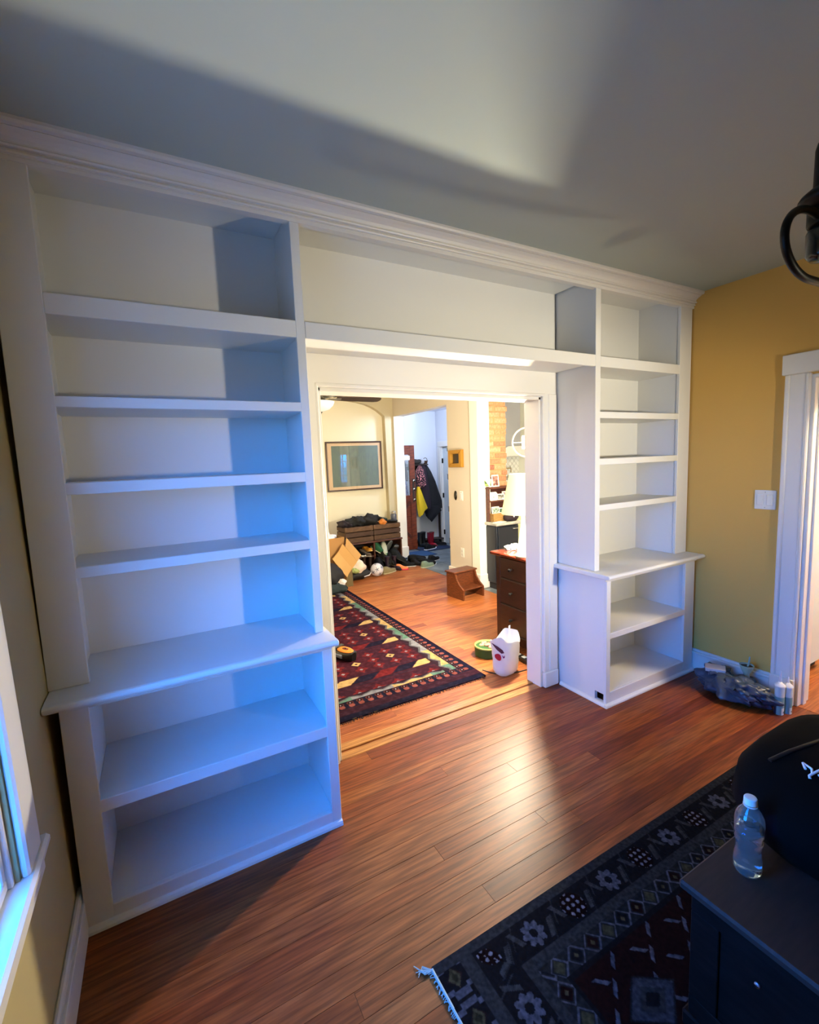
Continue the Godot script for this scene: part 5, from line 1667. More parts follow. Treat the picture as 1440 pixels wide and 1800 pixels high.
	var sepia := noise_tex(52, 0.03, Color(0.13, 0.04, 0.03), Color(0.95, 0.72, 0.66), 96, 96, 3)
	var grey := noise_tex(53, 0.03, Color(0.15, 0.16, 0.15), Color(0.9, 0.88, 0.84), 96, 96, 3)
	card(Vector3(3.775, 1.236, -2.50), 0.14, 0.095, 0.18, "wide green landscape photo card standing on the letter rack's top, left", green)
	card(Vector3(3.895, 1.236, -2.50), 0.10, 0.145, -0.1, "tall photo card with a dark red figure standing on the letter rack's top", sepia)
	card(Vector3(3.835, 1.071, -2.47), 0.14, 0.105, 0.1, "white rounded card with one small grey emblem on the upper shelf", null)
	card(Vector3(3.965, 1.071, -2.49), 0.11, 0.075, -0.1, "small photo card with a dark portrait beside the white rounded card", grey)
	card(Vector3(4.045, 1.071, -2.50), 0.085, 0.10, -0.2, "photo card at the upper shelf's right end with a pink and grey print", noise_tex(54, 0.04, Color(0.25, 0.12, 0.16), Color(0.85, 0.70, 0.72), 96, 96, 3))
	card(Vector3(3.86, 0.905, -2.465), 0.13, 0.09, 0.1, "white card with two green pictures standing in the wicker box", noise_tex(55, 0.06, Color(0.06, 0.2, 0.14), Color(0.92, 0.92, 0.85), 96, 96, 2))
	card(Vector3(3.965, 0.905, -2.47), 0.09, 0.07, -0.4, "dark green card leaning in the wicker box", noise_tex(56, 0.02, Color(0.04, 0.20, 0.13), Color(0.12, 0.34, 0.24), 96, 96, 2))
	o = thing("wicker_box", "open tan wicker box with cards on the counter's left end", "box", Vector3(3.885, 0.8205, -2.455))
	var wick := mat(Color(0.62, 0.47, 0.25), 0.85)
	for k in 6: obj("band", box(Vector3(-0.105 - k * 0.001, k * 0.0155, -0.055), Vector3(0.105 + k * 0.001, k * 0.0155 + 0.0145, 0.055), 0.005), wick, o)
	st = mb()
	lump(st, Vector3.ZERO, Vector3(0.105, 0.048, 0.055), 0.10, 3, 9.0, 12, 22, 0.8)
	o = thing("pouch", "dark purple pouch with a white stud lying on the counter in front of the rack", "pouch", Vector3(4.0, 0.8635, -2.345))
	obj("body", st, mat(Color(0.10, 0.025, 0.07), 0.8), o)
	st = mb()
	lump(st, Vector3(-0.005, 0.015, 0.052), Vector3(0.012, 0.012, 0.006), 0.0, 1, 1.0, 6, 10, 1.0, Transform3D.IDENTITY, false)
	obj("stud", st, mat(Color(0.9, 0.88, 0.92), 0.3), o)
	o = thing("envelope", "white envelope lying flat at the counter's front corner", "envelope", Vector3(3.80, 0.8205, -2.34), 0.3)
	obj("sheet", box(Vector3(-0.07, 0, -0.04), Vector3(0.09, 0.004, 0.05), 0.001), mat(Color(0.88, 0.87, 0.84), 0.7), o)
	obj("flap", box(Vector3(-0.06, 0.004, -0.035), Vector3(0.08, 0.0055, 0.0), 0.0), mat(Color(0.80, 0.80, 0.80), 0.7), o)

	# cooking alcove behind: tiles, hood, pot filler, pale cabinets
	var sp := struct_node("backsplash", "white backsplash of diamond tiles behind the hood", "backsplash", Vector3(5.0, 0, -3.745))
	var tile := mat(Color(0.88, 0.89, 0.88), 0.2)
	for i in 12:
		for j in 18:
			var c := Vector3(-0.55 + i * 0.085 + (0.0425 if j % 2 else 0.0), 1.30 + j * 0.0435 + 0.01, 0)
			obj("tile", box(Vector3(-0.0285, -0.0285, 0), Vector3(0.0285, 0.0285, 0.010), 0.003, Transform3D(Basis(Vector3.BACK, PI / 4), c)), tile, sp)
	obj("grout", box(Vector3(-0.62, 1.26, -0.003), Vector3(0.40, 2.58, 0.004)), mat(Color(0.60, 0.60, 0.58), 0.9), sp)
	for i in 4:
		for j in 10:
			var c := Vector3(0.16 + i * 0.085 + (0.0425 if j % 2 else 0.0), 2.10 + j * 0.0435, 0)
			if c.x < 0.39: obj("tile", box(Vector3(-0.0285, -0.0285, 0), Vector3(0.0285, 0.0285, 0.010), 0.003, Transform3D(Basis(Vector3.BACK, PI / 4), c)), tile, sp)
	o = thing("range_hood", "tall grey metal range hood in the kitchen alcove right of the bricks", "hood", Vector3(4.98, 1.60, -3.50))
	var hoodm := mat(Color(0.62, 0.64, 0.68), 0.4, 0.3)
	obj("chimney", box(Vector3(-0.14, 0.15, -0.22), Vector3(0.19, 0.99, 0.06), 0.003), hoodm, o)
	st = mb()
	prism(st, PackedVector2Array([Vector2(-0.38, 0.0), Vector2(0.34, 0.0), Vector2(0.34, 0.05), Vector2(0.19, 0.15), Vector2(-0.14, 0.15), Vector2(-0.38, 0.05)]), 2, -0.22, 0.16, Transform3D.IDENTITY, 0.003)
	obj("canopy", st, mat(Color(0.82, 0.83, 0.83), 0.4, 0.2), o)
	o = thing("pot_filler", "thin brass pot filler arm on the tiles under the hood", "faucet", Vector3(4.93, 1.385, -3.73))
	var brass := mat(Color(0.70, 0.62, 0.42), 0.3, 0.8)
	st = mb()
	tube(st, [Vector3(0.12, 0.0, 0.0), Vector3(0.12, 0.0, 0.10), Vector3(-0.15, 0.0, 0.16), Vector3(-0.15, 0.035, 0.16), Vector3(0.12, 0.035, 0.20), Vector3(0.12, -0.03, 0.20)], 0.008, 8)
	obj("arm", st, brass, o)
	st = mb()
	lathe(st, [Vector2(0.0, 0.0), Vector2(0.028, 0.0), Vector2(0.028, 0.012), Vector2(0.0, 0.014)], 16, Transform3D(Basis(Vector3.RIGHT, PI / 2), Vector3(0.12, 0.0, -0.002)))
	obj("flange", st, brass, o)
	var pale := mat(Color(0.93, 0.93, 0.76), 0.5)
	o = thing("kitchen_cabinet", "pale yellow base cabinets along the kitchen alcove's back wall", "cabinet", Vector3(4.85, 0, -3.42))
	obj("body", box(Vector3(-0.53, 0.08, -0.32), Vector3(0.53, 1.23, 0.20), 0.003), pale, o)
	obj("toe_kick", box(Vector3(-0.53, 0, -0.32), Vector3(0.53, 0.08, 0.15)), M.dark, o)
	for k in 3:
		dr = obj("door", box(Vector3(-0.52 + k * 0.35, 0.11, 0.2), Vector3(-0.18 + k * 0.35, 1.20, 0.218), 0.004), pale, o)
		st = mb()
		lathe(st, [Vector2(0.0, 0.025), Vector2(0.012, 0.022), Vector2(0.006, 0.0), Vector2(0.0, 0.0)], 10, Transform3D(Basis(Vector3.RIGHT, PI / 2), Vector3(-0.22 + k * 0.35, 0.95, 0.218)))
		obj("knob", st, brass, dr)
	o = thing("countertop", "white countertop of the pale yellow alcove cabinets", "countertop", Vector3(4.85, 1.2305, -3.42))
	obj("slab", box(Vector3(-0.54, 0, -0.32), Vector3(0.54, 0.03, 0.23), 0.006), mat(Color(0.90, 0.92, 0.94), 0.2), o)
	# ring pendant with a glowing tube
	o = thing("pendant_lamp", "white ring pendant lamp with a glowing tube, half hidden by the right jamb", "lamp", Vector3(3.945, 1.748, -2.0))
	var white := mat(Color(0.90, 0.88, 0.80), 0.4)
	var dirx := Vector3(0.80, 0, 0.60).normalized()
	st = mb()
	tube(st, ring_path(Vector3.ZERO, dirx, Vector3.UP, 0.165, 48), 0.008, 8, true)
	obj("ring", st, white, o)
	st = mb()
	tube(st, [dirx * -0.165, dirx * -0.045], 0.005, 6)
	tube(st, [dirx * 0.165, dirx * -0.0], 0.005, 6)
	obj("cross_arm", st, white, o)
	st = mb()
	tube(st, [Vector3(0, 0.165, 0), Vector3(0, 0.852, 0)], 0.006, 8)
	obj("rod", st, white, o)
	st = mb()
	lathe(st, [Vector2(0.0, -0.075), Vector2(0.03, -0.072), Vector2(0.032, -0.06), Vector2(0.032, 0.06), Vector2(0.03, 0.072), Vector2(0.0, 0.075)], 20, Transform3D(Basis(), dirx * -0.03))
	obj("bulb", st, glow(Color(1.0, 0.97, 0.90), 9.0), o)
	omni("bulb_light", dirx * -0.03, Color(1.0, 0.94, 0.82), PENDANT, 0.05, o)
	# ceiling globe near the right doorway
	o = thing("ceiling_light", "white globe ceiling light of the kitchen, beyond the right doorway", "lamp", Vector3(4.02, 2.60, 1.42))
	st = mb()
	lathe(st, [Vector2(0.0, 0.0), Vector2(0.07, 0.0), Vector2(0.065, -0.03), Vector2(0.0, -0.03)], 20)
	obj("canopy", st, white, o)
	st = mb()
	lathe(st, [Vector2(0.0, -0.25), Vector2(0.06, -0.235), Vector2(0.10, -0.19), Vector2(0.11, -0.14), Vector2(0.10, -0.09), Vector2(0.06, -0.045), Vector2(0.0, -0.03)], 24)
	obj("globe_bulb", st, glow(Color(1.0, 0.95, 0.85), 6.0), o)
	omni("globe_light", Vector3(0, -0.14, 0), Color(1.0, 0.90, 0.74), GLOBE, 0.1, o)
	# what stands beyond the right doorway
	o = thing("pantry_cabinet", "tall pale cabinet seen as a sliver through the right doorway", "cabinet", Vector3(4.20, 0, 0.36))
	var pc := mat(Color(0.80, 0.85, 0.86), 0.5)
	obj("body", box(Vector3(-0.17, 0.06, -0.18), Vector3(0.17, 2.2, 0.18), 0.004), pc, o)
	obj("toe_kick", box(Vector3(-0.16, 0, -0.17), Vector3(0.16, 0.06, 0.14)), M.dark, o)
	obj("door", box(Vector3(-0.16, 0.08, 0.18), Vector3(0.16, 1.25, 0.198), 0.004), pc, o)
	obj("door", box(Vector3(-0.16, 1.27, 0.18), Vector3(0.16, 2.18, 0.198), 0.004), pc, o)


func card(at: Vector3, w: float, h: float, turn: float, label: String, tex: Texture2D) -> void:
	var o := thing("photo_card", label, "card", at, turn, "cards in the letter rack")
	var lean := Transform3D(Basis(Vector3.RIGHT, -0.15), Vector3.ZERO)
	var e := 0.02 if tex == null else 0.002
	var q := PackedVector2Array([Vector2(-w / 2 + e, 0), Vector2(w / 2 - e, 0), Vector2(w / 2, e), Vector2(w / 2, h - e), Vector2(w / 2 - e, h), Vector2(-w / 2 + e, h), Vector2(-w / 2, h - e), Vector2(-w / 2, e)])
	var st := mb()
	prism(st, q, 2, 0, 0.004, lean)
	obj("sheet", st, mat(Color(0.90, 0.88, 0.82), 0.7), o)
	st = mb()
	var m := mat(Color(0.5, 0.52, 0.52), 0.6)
	if tex:
		m = mat(Color(1, 1, 1), 0.5)
		m.albedo_texture = tex
		m.uv1_scale = Vector3(6, 6, 1)
		bx(st, Vector3(-w / 2 + 0.012, 0.012, 0.004), Vector3(w / 2 - 0.012, h - 0.012, 0.005), 0, lean)
	else:
		bx(st, Vector3(-0.008, h * 0.30, 0.004), Vector3(0.012, h * 0.48, 0.005), 0, lean)
		bx(st, Vector3(-w * 0.3, h * 0.72, 0.004), Vector3(w * 0.3, h * 0.76, 0.005), 0, lean)
	obj("print", st, m, o)


# ---------------------------------------------------------------- things in the near room
func persian_image() -> ImageTexture:
	# u: metres from the left edge, v: metres from the far edge
	var w := 640
	var h := 400
	var im := Image.create(w, h, false, Image.FORMAT_RGB8)
	var n := FastNoiseLite.new()
	n.seed = 14
	n.frequency = 0.08
	var ink := Color(0.085, 0.085, 0.10)
	var band := Color(0.20, 0.21, 0.215)
	var pale := Color(0.42, 0.44, 0.50)
	var olive := Color(0.30, 0.29, 0.20)
	var wine := Color(0.12, 0.05, 0.05)
	for py in h:
		for px in w:
			var u := px / 640.0 * 2.04
			var v := py / 400.0 * 1.275
			var c := wine
			var uu := minf(u, 2.04 - u)
			# the left and right ends carry one narrow border more
			var e := minf(v, uu - 0.10)
			if uu < 0.085 and v > 0.03:
				var s := fposmod(v, 0.12) - 0.06
				var d := uu - 0.045
				c = ink
				var q := absf(s) + absf(d) * 1.4
				if q < 0.016: c = olive.darkened(0.4)
				elif q < 0.030: c = olive
				elif absf(absf(s) - 0.045) < 0.010 and absf(d) < 0.028: c = pale.darkened(0.25)
				elif absf(d) > 0.022 and absf(s) < 0.040 and absf(s) > 0.026: c = pale.darkened(0.2)
				elif absf(fposmod(s + 0.06, 0.12) - 0.06) + absf(d) < 0.028: c = wine.lightened(0.06)
			elif uu < 0.10: c = band
			elif e < 0.03: c = band
			elif e < 0.14:
				var along := u if v <= uu - 0.10 else v + 0.11
				var d := e - 0.085
				var cell := int(floor((along - 0.065) / 0.187))
				var s := fposmod(along - 0.065, 0.187) - 0.0935
				c = ink
				if absf(s + d * 0.5 - 0.085) < 0.003 or absf(s + d * 0.5 + 0.085) < 0.003: c = band.darkened(0.1)
				var r := Vector2(s, d).length()
				if posmod(cell, 2) == 0:
					if r < 0.046:
						c = wine.darkened(0.3)
						if Vector2(fposmod(s + 0.0115, 0.023) - 0.0115, fposmod(d + 0.0115, 0.023) - 0.0115).length() < 0.0068: c = pale.lightened(0.12)
				else:
					var a := atan2(d, s)
					if r < 0.030 + 0.014 * absf(cos(a * 4.0)): c = pale.darkened(0.2)
					if r < 0.014: c = ink
				var leaf := Vector2(absf(s) - 0.066, d - 0.012 * signf(s))
				if absf(leaf.x + leaf.y * 0.5) < 0.009 and absf(leaf.y) < 0.028: c = band.lightened(0.05)
			elif e < 0.175: c = band
			elif e < 0.235:
				var along := u if v <= uu - 0.10 else v
				var s := fposmod(along, 0.075) - 0.0375
				var d := e - 0.205
				c = band.darkened(0.25)
				var q := absf(s) + absf(d)
				if q < 0.024: c = [wine, olive.darkened(0.1), ink][posmod(int(floor(along / 0.075)), 3)]
				if q < 0.009: c = olive
				if absf(q - 0.034) < 0.004: c = pale.darkened(0.2)
			elif e < 0.25: c = ink
			else:
				var fu := fposmod(u - 0.335, 0.34) - 0.17
				var fv := fposmod(v - 0.25, 0.30) - 0.15
				var q := absf(fu) * 0.9 + absf(fv) * 1.3
				if q < 0.028: c = ink
				elif q < 0.050: c = band
				elif q < 0.085: c = pale.darkened(0.42)
				elif q < 0.093: c = band.darkened(0.3)
				else:
					var k := fposmod(u * 0.9 + v, 0.16) - 0.08
					var k2 := fposmod(u * 0.9 - v, 0.16) - 0.08
					if (absf(k) < 0.008 and fposmod(u, 0.06) < 0.035) or (absf(k2) < 0.008 and fposmod(v, 0.07) < 0.03): c = pale.darkened(0.2)
			var t := n.get_noise_2d(px * 2.0, py * 2.0)
			im.set_pixel(px, py, c.darkened(clampf(0.38 - t * 0.3, 0.1, 0.6)))
	return ImageTexture.create_from_image(im)


func near_things() -> void:
	# ---- dark rug
	var o := thing("persian_rug", "dark oriental rug with black rosette borders in the foreground", "rug", Vector3(1.905, 0, 1.42))
	var pm := mat(Color(1, 1, 1), 1.0)
	pm.albedo_texture = persian_image()
	pm.metallic_specular = 0.1
	obj("pile", rug_mesh(-1.02, 1.02, -0.635, 0.64, 0.009, false, false), pm, o)
	var th := mat(Color(0.66, 0.72, 0.68), 0.9)
	fringe(o, -1.023, -0.64, -1.023, 0.64, Vector3(-1, 0, 0), 190, th, 9, 0.011)
	fringe(o, 1.023, 0.64, 1.023, -0.64, Vector3(1, 0, 0), 190, mat(Color(0.80, 0.70, 0.55), 0.9), 10, 0.012)
	var st := mb()
	var r := RandomNumberGenerator.new()
	r.seed = 3
	for k in 9: tube(st, [Vector3(-1.018, 0.006, -0.628), Vector3(-1.04 - r.randf() * 0.01, 0.007, -0.64 + r.randf_range(-0.016, 0.012)), Vector3(-1.055 - r.randf() * 0.012, 0.003, -0.645 + r.randf_range(-0.03, 0.02))], 0.0015, 4)
	obj("tassel", st, th, o)
	st = mb()
	tube(st, [Vector3(-1.02, 0.007, -0.63), Vector3(-1.025, 0.007, -0.2), Vector3(-1.018, 0.007, 0.2), Vector3(-1.022, 0.007, 0.63)], 0.005, 6)
	obj("binding", st, th, o)

	# ---- trunk
	var tw := textured(Color(0.10, 0.06, 0.055), grain, Vector3(0.7, 5, 1), 0.8)
	tw.metallic_specular = 0.25
	var tt := textured(Color(0.165, 0.10, 0.09), grain, Vector3(0.7, 5, 1), 0.7)
	o = thing("trunk", "dark wooden trunk with a panelled side, cut by the lower right corner", "trunk", Vector3(1.88, 0.0115, 1.70))
	obj("body", box(Vector3(-0.455, 0.02, -0.43), Vector3(0.455, 0.412, 0.43), 0.004), tw, o)
	obj("lid", box(Vector3(-0.487, 0.414, -0.452), Vector3(0.487, 0.4385, 0.452), 0.006), tt, o)
	obj("rim_molding", box(Vector3(-0.47, 0.400, -0.44), Vector3(0.47, 0.4138, 0.44), 0.004), tw, o)
	obj("base_molding", box(Vector3(-0.472, 0.0, -0.442), Vector3(0.472, 0.045, 0.442), 0.005), tw, o)
	obj("rail", box(Vector3(-0.463, 0.355, -0.43), Vector3(-0.4545, 0.40, 0.43), 0.002), tw, o)
	obj("rail", box(Vector3(-0.463, 0.045, -0.43), Vector3(-0.4545, 0.10, 0.43), 0.002), tw, o)
	for z in [-0.43, 0.36]: obj("stile", box(Vector3(-0.463, 0.10, z), Vector3(-0.4545, 0.355, z + 0.07), 0.002), tw, o)
	st = mb()
	lathe(st, [Vector2(0.0, 0.006), Vector2(0.006, 0.005), Vector2(0.007, 0.0), Vector2(0.0, 0.0)], 12, Transform3D(Basis(Vector3.BACK, PI / 2), Vector3(-0.4555, 0.292, -0.275)))
	obj("lock_stud", st, mat(Color(0.6, 0.62, 0.68), 0.35, 0.7), o)

	# ---- water bottle
	o = thing("water_bottle", "clear plastic water bottle with a white cap standing on the trunk", "bottle", Vector3(1.57, 0.4505, 1.33))
	var prof := [Vector2(0.0, 0.004), Vector2(0.020, 0.0), Vector2(0.029, 0.003), Vector2(0.0325, 0.012), Vector2(0.0335, 0.03)]
	for k in 5:
		prof.append(Vector2(0.0322 - 0.004 * sin(k / 4.0 * PI), 0.042 + k * 0.013))
		prof.append(Vector2(0.0335 - 0.005 * sin((k + 0.5) / 5.0 * PI), 0.0485 + k * 0.013))
	prof.append_array([Vector2(0.0300, 0.110), Vector2(0.0335, 0.116), Vector2(0.0340, 0.150), Vector2(0.0320, 0.163), Vector2(0.026, 0.177), Vector2(0.017, 0.189), Vector2(0.0125, 0.195), Vector2(0.0125, 0.198)])
	st = mb()
	lathe(st, prof, 32, Transform3D.IDENTITY, false)
	var clear := mat(Color(0.80, 0.88, 0.88, 0.07), 0.04)
	clear.transparency = BaseMaterial3D.TRANSPARENCY_ALPHA
	obj("body", st, clear, o)
	st = mb()
	var wp := [Vector2(0.0, 0.006), Vector2(0.018, 0.003), Vector2(0.028, 0.006), Vector2(0.0315, 0.013), Vector2(0.0322, 0.03)]
	for q in prof:
		if q.y > 0.04 and q.y < 0.135: wp.append(Vector2(q.x - 0.0012, q.y))
	wp.append_array([Vector2(0.0325, 0.135), Vector2(0.0, 0.1355)])
	lathe(st, wp, 32, Transform3D.IDENTITY, false)
	var water := mat(Color(0.80, 0.92, 0.97, 0.0), 0.02)
	water.refraction_enabled = true
	water.refraction_scale = 0.033
	obj("water", st, water, o)
	st = mb()
	lathe(st, [Vector2(0.0, 0.217), Vector2(0.0135, 0.217), Vector2(0.0150, 0.2145), Vector2(0.0155, 0.2), Vector2(0.0155, 0.197), Vector2(0.0, 0.197)], 28)
	obj("cap", st, mat(Color(0.82, 0.86, 0.85), 0.5), o)
	st = mb()
	lathe(st, [Vector2(0.0125, 0.193), Vector2(0.0165, 0.1935), Vector2(0.0165, 0.196), Vector2(0.0125, 0.1965)], 24, Transform3D.IDENTITY, false)
	obj("neck_ring", st, mat(Color(0.80, 0.84, 0.84), 0.5), o)

	# ---- backpack on the trunk
	o = thing("backpack", "black backpack with a white emblem lying on the trunk behind the water bottle", "backpack", Vector3(1.88, 0.4505, 1.42))
	var fn := FastNoiseLite.new()
	fn.seed = 6
	fn.frequency = 3.5
	var rings := []
	for q in [[0.452, 1.917, 1.42, 0.225, 0.115], [0.462, 1.917, 1.42, 0.240, 0.13], [0.505, 1.912, 1.405, 0.275, 0.165], [0.58, 1.907, 1.385, 0.295, 0.185], [0.643, 1.927, 1.37, 0.275, 0.17], [0.688, 1.952, 1.36, 0.22, 0.13], [0.708, 1.962, 1.36, 0.14, 0.08], [0.713, 1.962, 1.36, 0.05, 0.02]]:
		var ring := []
		for j in 36:
			var a := TAU * j / 36
			var c := signf(cos(a)) * pow(absf(cos(a)), 0.66)
			var s := signf(sin(a)) * pow(absf(sin(a)), 0.66)
			var k := 1.0 + 0.035 * fn.get_noise_3d(c, q[0] * 6.0, s)
			ring.append(Vector3(q[1] + c * q[3] * k - 1.88, q[0] - 0.4505, q[2] + s * q[4] * k - 1.42))
		rings.append(ring)
	var cloth := mat(Color(0.012, 0.013, 0.016), 0.85, 0.0, 0.2)
	obj("body", loft(mb(), rings), cloth, o)
	var P := func(x: float, y: float, z: float) -> Vector3: return Vector3(x - 1.88, y - 0.4505, z - 1.42)
	st = mb()
	tube(st, [P.call(1.625, 0.57, 1.30), P.call(1.618, 0.575, 1.40), P.call(1.66, 0.58, 1.53), P.call(1.80, 0.585, 1.569), P.call(2.0, 0.58, 1.565)], 0.006, 8)
	obj("zipper", st, mat(Color(0.03, 0.035, 0.045), 0.4), o)
	st = mb()
	tube(st, [P.call(1.74, 0.690, 1.30), P.call(1.80, 0.706, 1.32), P.call(1.88, 0.712, 1.34), P.call(2.0, 0.708, 1.36)], 0.006, 8)
	obj("piping", st, mat(Color(0.05, 0.06, 0.07), 0.5), o)
	var white := mat(Color(0.88, 0.89, 0.90), 0.6)
	for q in [[P.call(1.783, 0.703, 1.361), P.call(1.766, 0.699, 1.373)], [P.call(1.783, 0.703, 1.361), P.call(1.777, 0.701, 1.383), P.call(1.763, 0.697, 1.390)], [P.call(1.750, 0.694, 1.388), P.call(1.764, 0.697, 1.391), P.call(1.780, 0.701, 1.396), P.call(1.81, 0.705, 1.404)], [P.call(1.750, 0.694, 1.388), P.call(1.743, 0.691, 1.392)], [P.call(1.766, 0.697, 1.402), P.call(1.78, 0.699, 1.41)]]:
		st = mb()
		tube(st, q, 0.0034, 8)
		obj("emblem", st, white, o)

	# ---- two-arm iron chandelier, one arm of which reaches into the picture
	o = thing("chandelier", "black iron chandelier with a ring scroll and drip pan at the upper right edge", "chandelier", Vector3(2.50, 0, 1.30))
	st = mb()
	lathe(st, [Vector2(0.0, 2.639), Vector2(0.065, 2.639), Vector2(0.06, 2.615), Vector2(0.012, 2.60), Vector2(0.010, 2.30), Vector2(0.03, 2.28), Vector2(0.035, 2.16), Vector2(0.02, 2.08), Vector2(0.032, 2.03), Vector2(0.0, 1.99)], 18)
	obj("stem", st, M.iron, o)
	for s in [-1.0, 1.0]:
		var cx: float = s * 0.60
		st = mb()
		var path := []
		for k in 29:          # the ring scroll: from under the pan, out, down and back towards the stem
			var a := PI * 0.42 + PI * 1.10 * k / 28.0
			path.append(Vector3(cx + s * 0.085 + s * -cos(a) * 0.138, 2.108 + sin(a) * 0.084, 0))
		path.append(Vector3(cx - s * 0.20, 2.030, 0))
		path.append(Vector3(cx - s * 0.40, 2.050, 0))
		path.append(Vector3(0, 2.10, 0))
		tube(st, path, 0.0098, 12)
		var arm := obj("arm", st, M.iron, o)
		var at := Transform3D(Basis(), Vector3(cx, 0, 0))
		st = mb()
		lathe(st, [Vector2(0.0, 2.222), Vector2(0.038, 2.222), Vector2(0.058, 2.236), Vector2(0.062, 2.246), Vector2(0.056, 2.256), Vector2(0.036, 2.272), Vector2(0.0, 2.276)], 26, at)
		obj("drip_pan", st, M.iron, arm)
		st = mb()
		lathe(st, [Vector2(0.0, 2.172), Vector2(0.038, 2.174), Vector2(0.041, 2.180), Vector2(0.041, 2.222), Vector2(0.0, 2.223)], 22, at)
		obj("cup", st, M.iron, arm)
		st = mb()
		lathe(st, [Vector2(0.031, 2.26), Vector2(0.030, 2.37), Vector2(0.026, 2.386), Vector2(0.018, 2.394), Vector2(0.0, 2.396)], 22, at)
		obj("candle_sleeve", st, M.iron, arm)
		st = mb()
		lathe(st, [Vector2(0.0, 2.085), Vector2(0.030, 2.088), Vector2(0.040, 2.10), Vector2(0.041, 2.16), Vector2(0.036, 2.172), Vector2(0.0, 2.173)], 22, at)
		obj("glass_drop", st, mat(Color(0.05, 0.075, 0.09), 0.15, 0.3), arm)
		st = mb()
		lump(st, Vector3(cx - 0.038, 2.086, 0.012), Vector3(0.011, 0.013, 0.011), 0.0, 1, 1.0, 8, 12, 1.0, Transform3D.IDENTITY, false)
		obj("bead", st, M.iron, arm)

	# ---- wall switch
	switch_plate("light_switch", "pale two-gang light switch plate on the yellow wall left of the doorway", "switch", Vector3(3.579, 1.262, 0.475), 1, 2)

	# ---- plastic bag of painter's things by the baseboard
	st = mb()
	lump(st, Vector3.ZERO, Vector3(0.13, 0.07, 0.225), 0.28, 12, 9.0, 30, 64)
	var plastic := mat(Color(0.22, 0.27, 0.35), 0.3)
	plastic.backlight_enabled = true
	plastic.backlight = Color(0.15, 0.18, 0.22)
	o = thing("plastic_bag", "crumpled blue-grey plastic bag on the floor by the right baseboard", "bag", Vector3(3.395, 0.0675, 0.43))
	obj("body", st, plastic, o)
	st = mb()
	lump(st, Vector3(-0.05, 0.035, 0.08), Vector3(0.075, 0.045, 0.14), 0.38, 5, 13.0, 26, 48)
	obj("fold", st, plastic, o)
	st = mb()
	lump(st, Vector3(0.02, 0.04, -0.13), Vector3(0.09, 0.04, 0.09), 0.38, 8, 14.0, 26, 48)
	obj("fold", st, plastic, o)
	o = thing("caulk_box", "small white box lying on the plastic bag's left end", "box", Vector3(3.39, 0.135, 0.315), 0.5)
	obj("body", box(Vector3(-0.04, 0.0, -0.055), Vector3(0.04, 0.022, 0.055), 0.002), mat(Color(0.80, 0.78, 0.78), 0.6), o)
	obj("lid", box(Vector3(-0.042, 0.016, -0.057), Vector3(0.042, 0.024, 0.057), 0.002), mat(Color(0.84, 0.80, 0.80), 0.6), o)
	o = thing("funnel_cup", "pale green goblet-shaped cup standing in the plastic bag", "cup", Vector3(3.47, 0.095, 0.462))
	st = mb()
	lathe(st, [Vector2(0.0, 0.0), Vector2(0.040, 0.0), Vector2(0.034, 0.010), Vector2(0.018, 0.022), Vector2(0.017, 0.055), Vector2(0.028, 0.075), Vector2(0.038, 0.10), Vector2(0.041, 0.112), Vector2(0.037, 0.112), Vector2(0.026, 0.082), Vector2(0.0, 0.074)], 26, Transform3D.IDENTITY, false)
	obj("body", st, mat(Color(0.62, 0.70, 0.64), 0.5), o)
	st = mb()
	lathe(st, [Vector2(0.0, 0.103), Vector2(0.036, 0.103)], 20, Transform3D.IDENTITY, false)
	obj("filling", st, mat(Color(0.04, 0.06, 0.05), 0.5), o)
	st = mb()
	tube(st, [Vector3(0.0, 0.08, 0.0), Vector3(0.010, 0.12, 0.006), Vector3(0.014, 0.165, 0.008)], [0.006, 0.006, 0.004], 8)
	obj("brush_handle", st, mat(Color(0.55, 0.66, 0.62), 0.4), o)
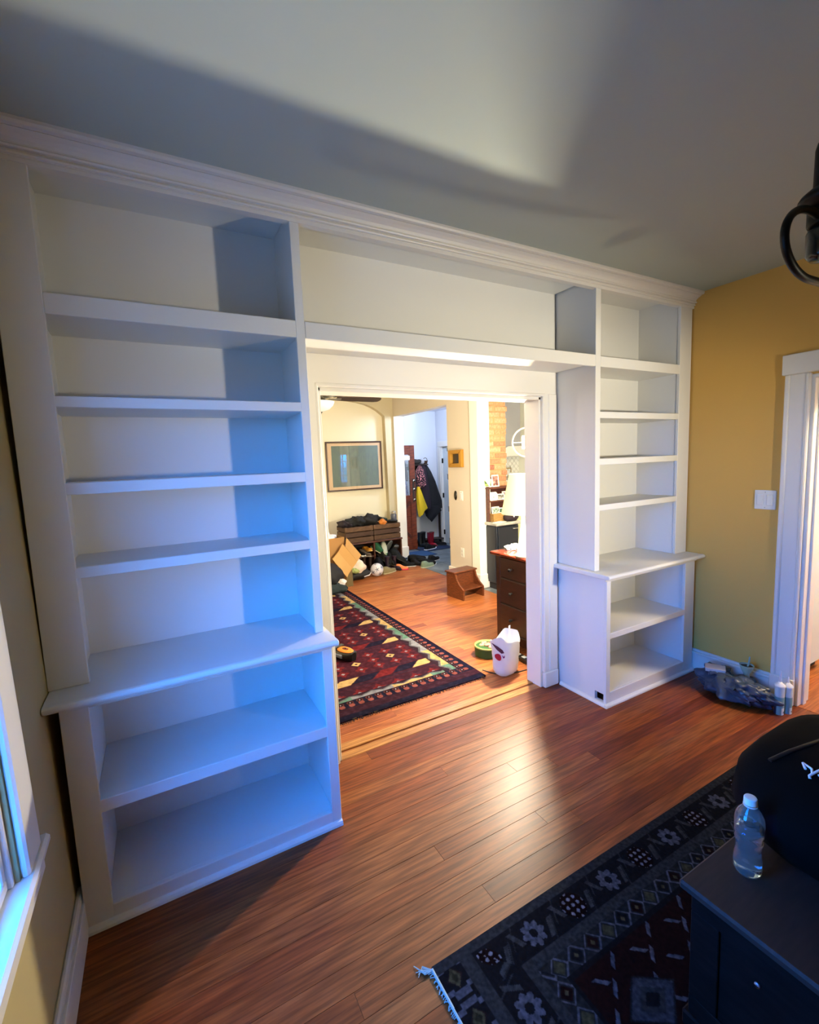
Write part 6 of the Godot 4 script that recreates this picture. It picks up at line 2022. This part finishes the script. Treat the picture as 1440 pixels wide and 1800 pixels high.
	for q in [[Vector3(3.405, 0.0, 0.668), "white caulk tube with a long nozzle standing nearest at the doorway casing"], [Vector3(3.455, 0.0, 0.688), "white caulk tube with a short nozzle standing behind the nearer tube at the casing"]]:
		o = thing("caulk_tube", q[1], "tube", q[0], 0.4, "caulk tubes")
		var tall := 0.175 if q[1].contains("long") else 0.165
		st = mb()
		lathe(st, [Vector2(0.0, 0.004), Vector2(0.022, 0.004), Vector2(0.0245, 0.0), Vector2(0.0245, tall), Vector2(0.0, tall)], 24)
		var lab := mat(Color(1, 1, 1), 0.4)
		lab.albedo_texture = tube_label()
		obj("body", st, lab, o)
		st = mb()
		lathe(st, [Vector2(0.026, tall - 0.006), Vector2(0.027, tall + 0.004), Vector2(0.012, tall + 0.018), Vector2(0.009, tall + 0.024), Vector2(0.0, tall + 0.024)], 22)
		obj("shoulder", st, mat(Color(0.88, 0.88, 0.86), 0.4), o)
		st = mb()
		lathe(st, [Vector2(0.008, tall + 0.02), Vector2(0.004, tall + (0.09 if q[1].contains("long") else 0.06)), Vector2(0.0, tall + (0.092 if q[1].contains("long") else 0.062))], 12)
		obj("nozzle", st, mat(Color(0.86, 0.86, 0.86), 0.4), o)


func tube_label() -> ImageTexture:
	if M.has("tube_label"): return M.tube_label
	var im := Image.create(96, 128, false, Image.FORMAT_RGB8)
	im.fill(Color(0.42, 0.58, 0.58))
	var r := RandomNumberGenerator.new()
	r.seed = 8
	im.fill_rect(Rect2i(0, 0, 96, 10), Color(0.85, 0.86, 0.86))
	im.fill_rect(Rect2i(0, 110, 96, 18), Color(0.07, 0.10, 0.16))
	im.fill_rect(Rect2i(0, 84, 96, 14), Color(0.75, 0.80, 0.80))
	im.fill_rect(Rect2i(10, 28, 30, 44), Color(0.80, 0.84, 0.84))
	im.fill_rect(Rect2i(56, 24, 26, 50), Color(0.10, 0.14, 0.22))
	for k in 10: im.fill_rect(Rect2i(12, 30 + k * 4, 8 + r.randi() % 18, 2), Color(0.3, 0.38, 0.42))
	M.tube_label = ImageTexture.create_from_image(im)
	return M.tube_label
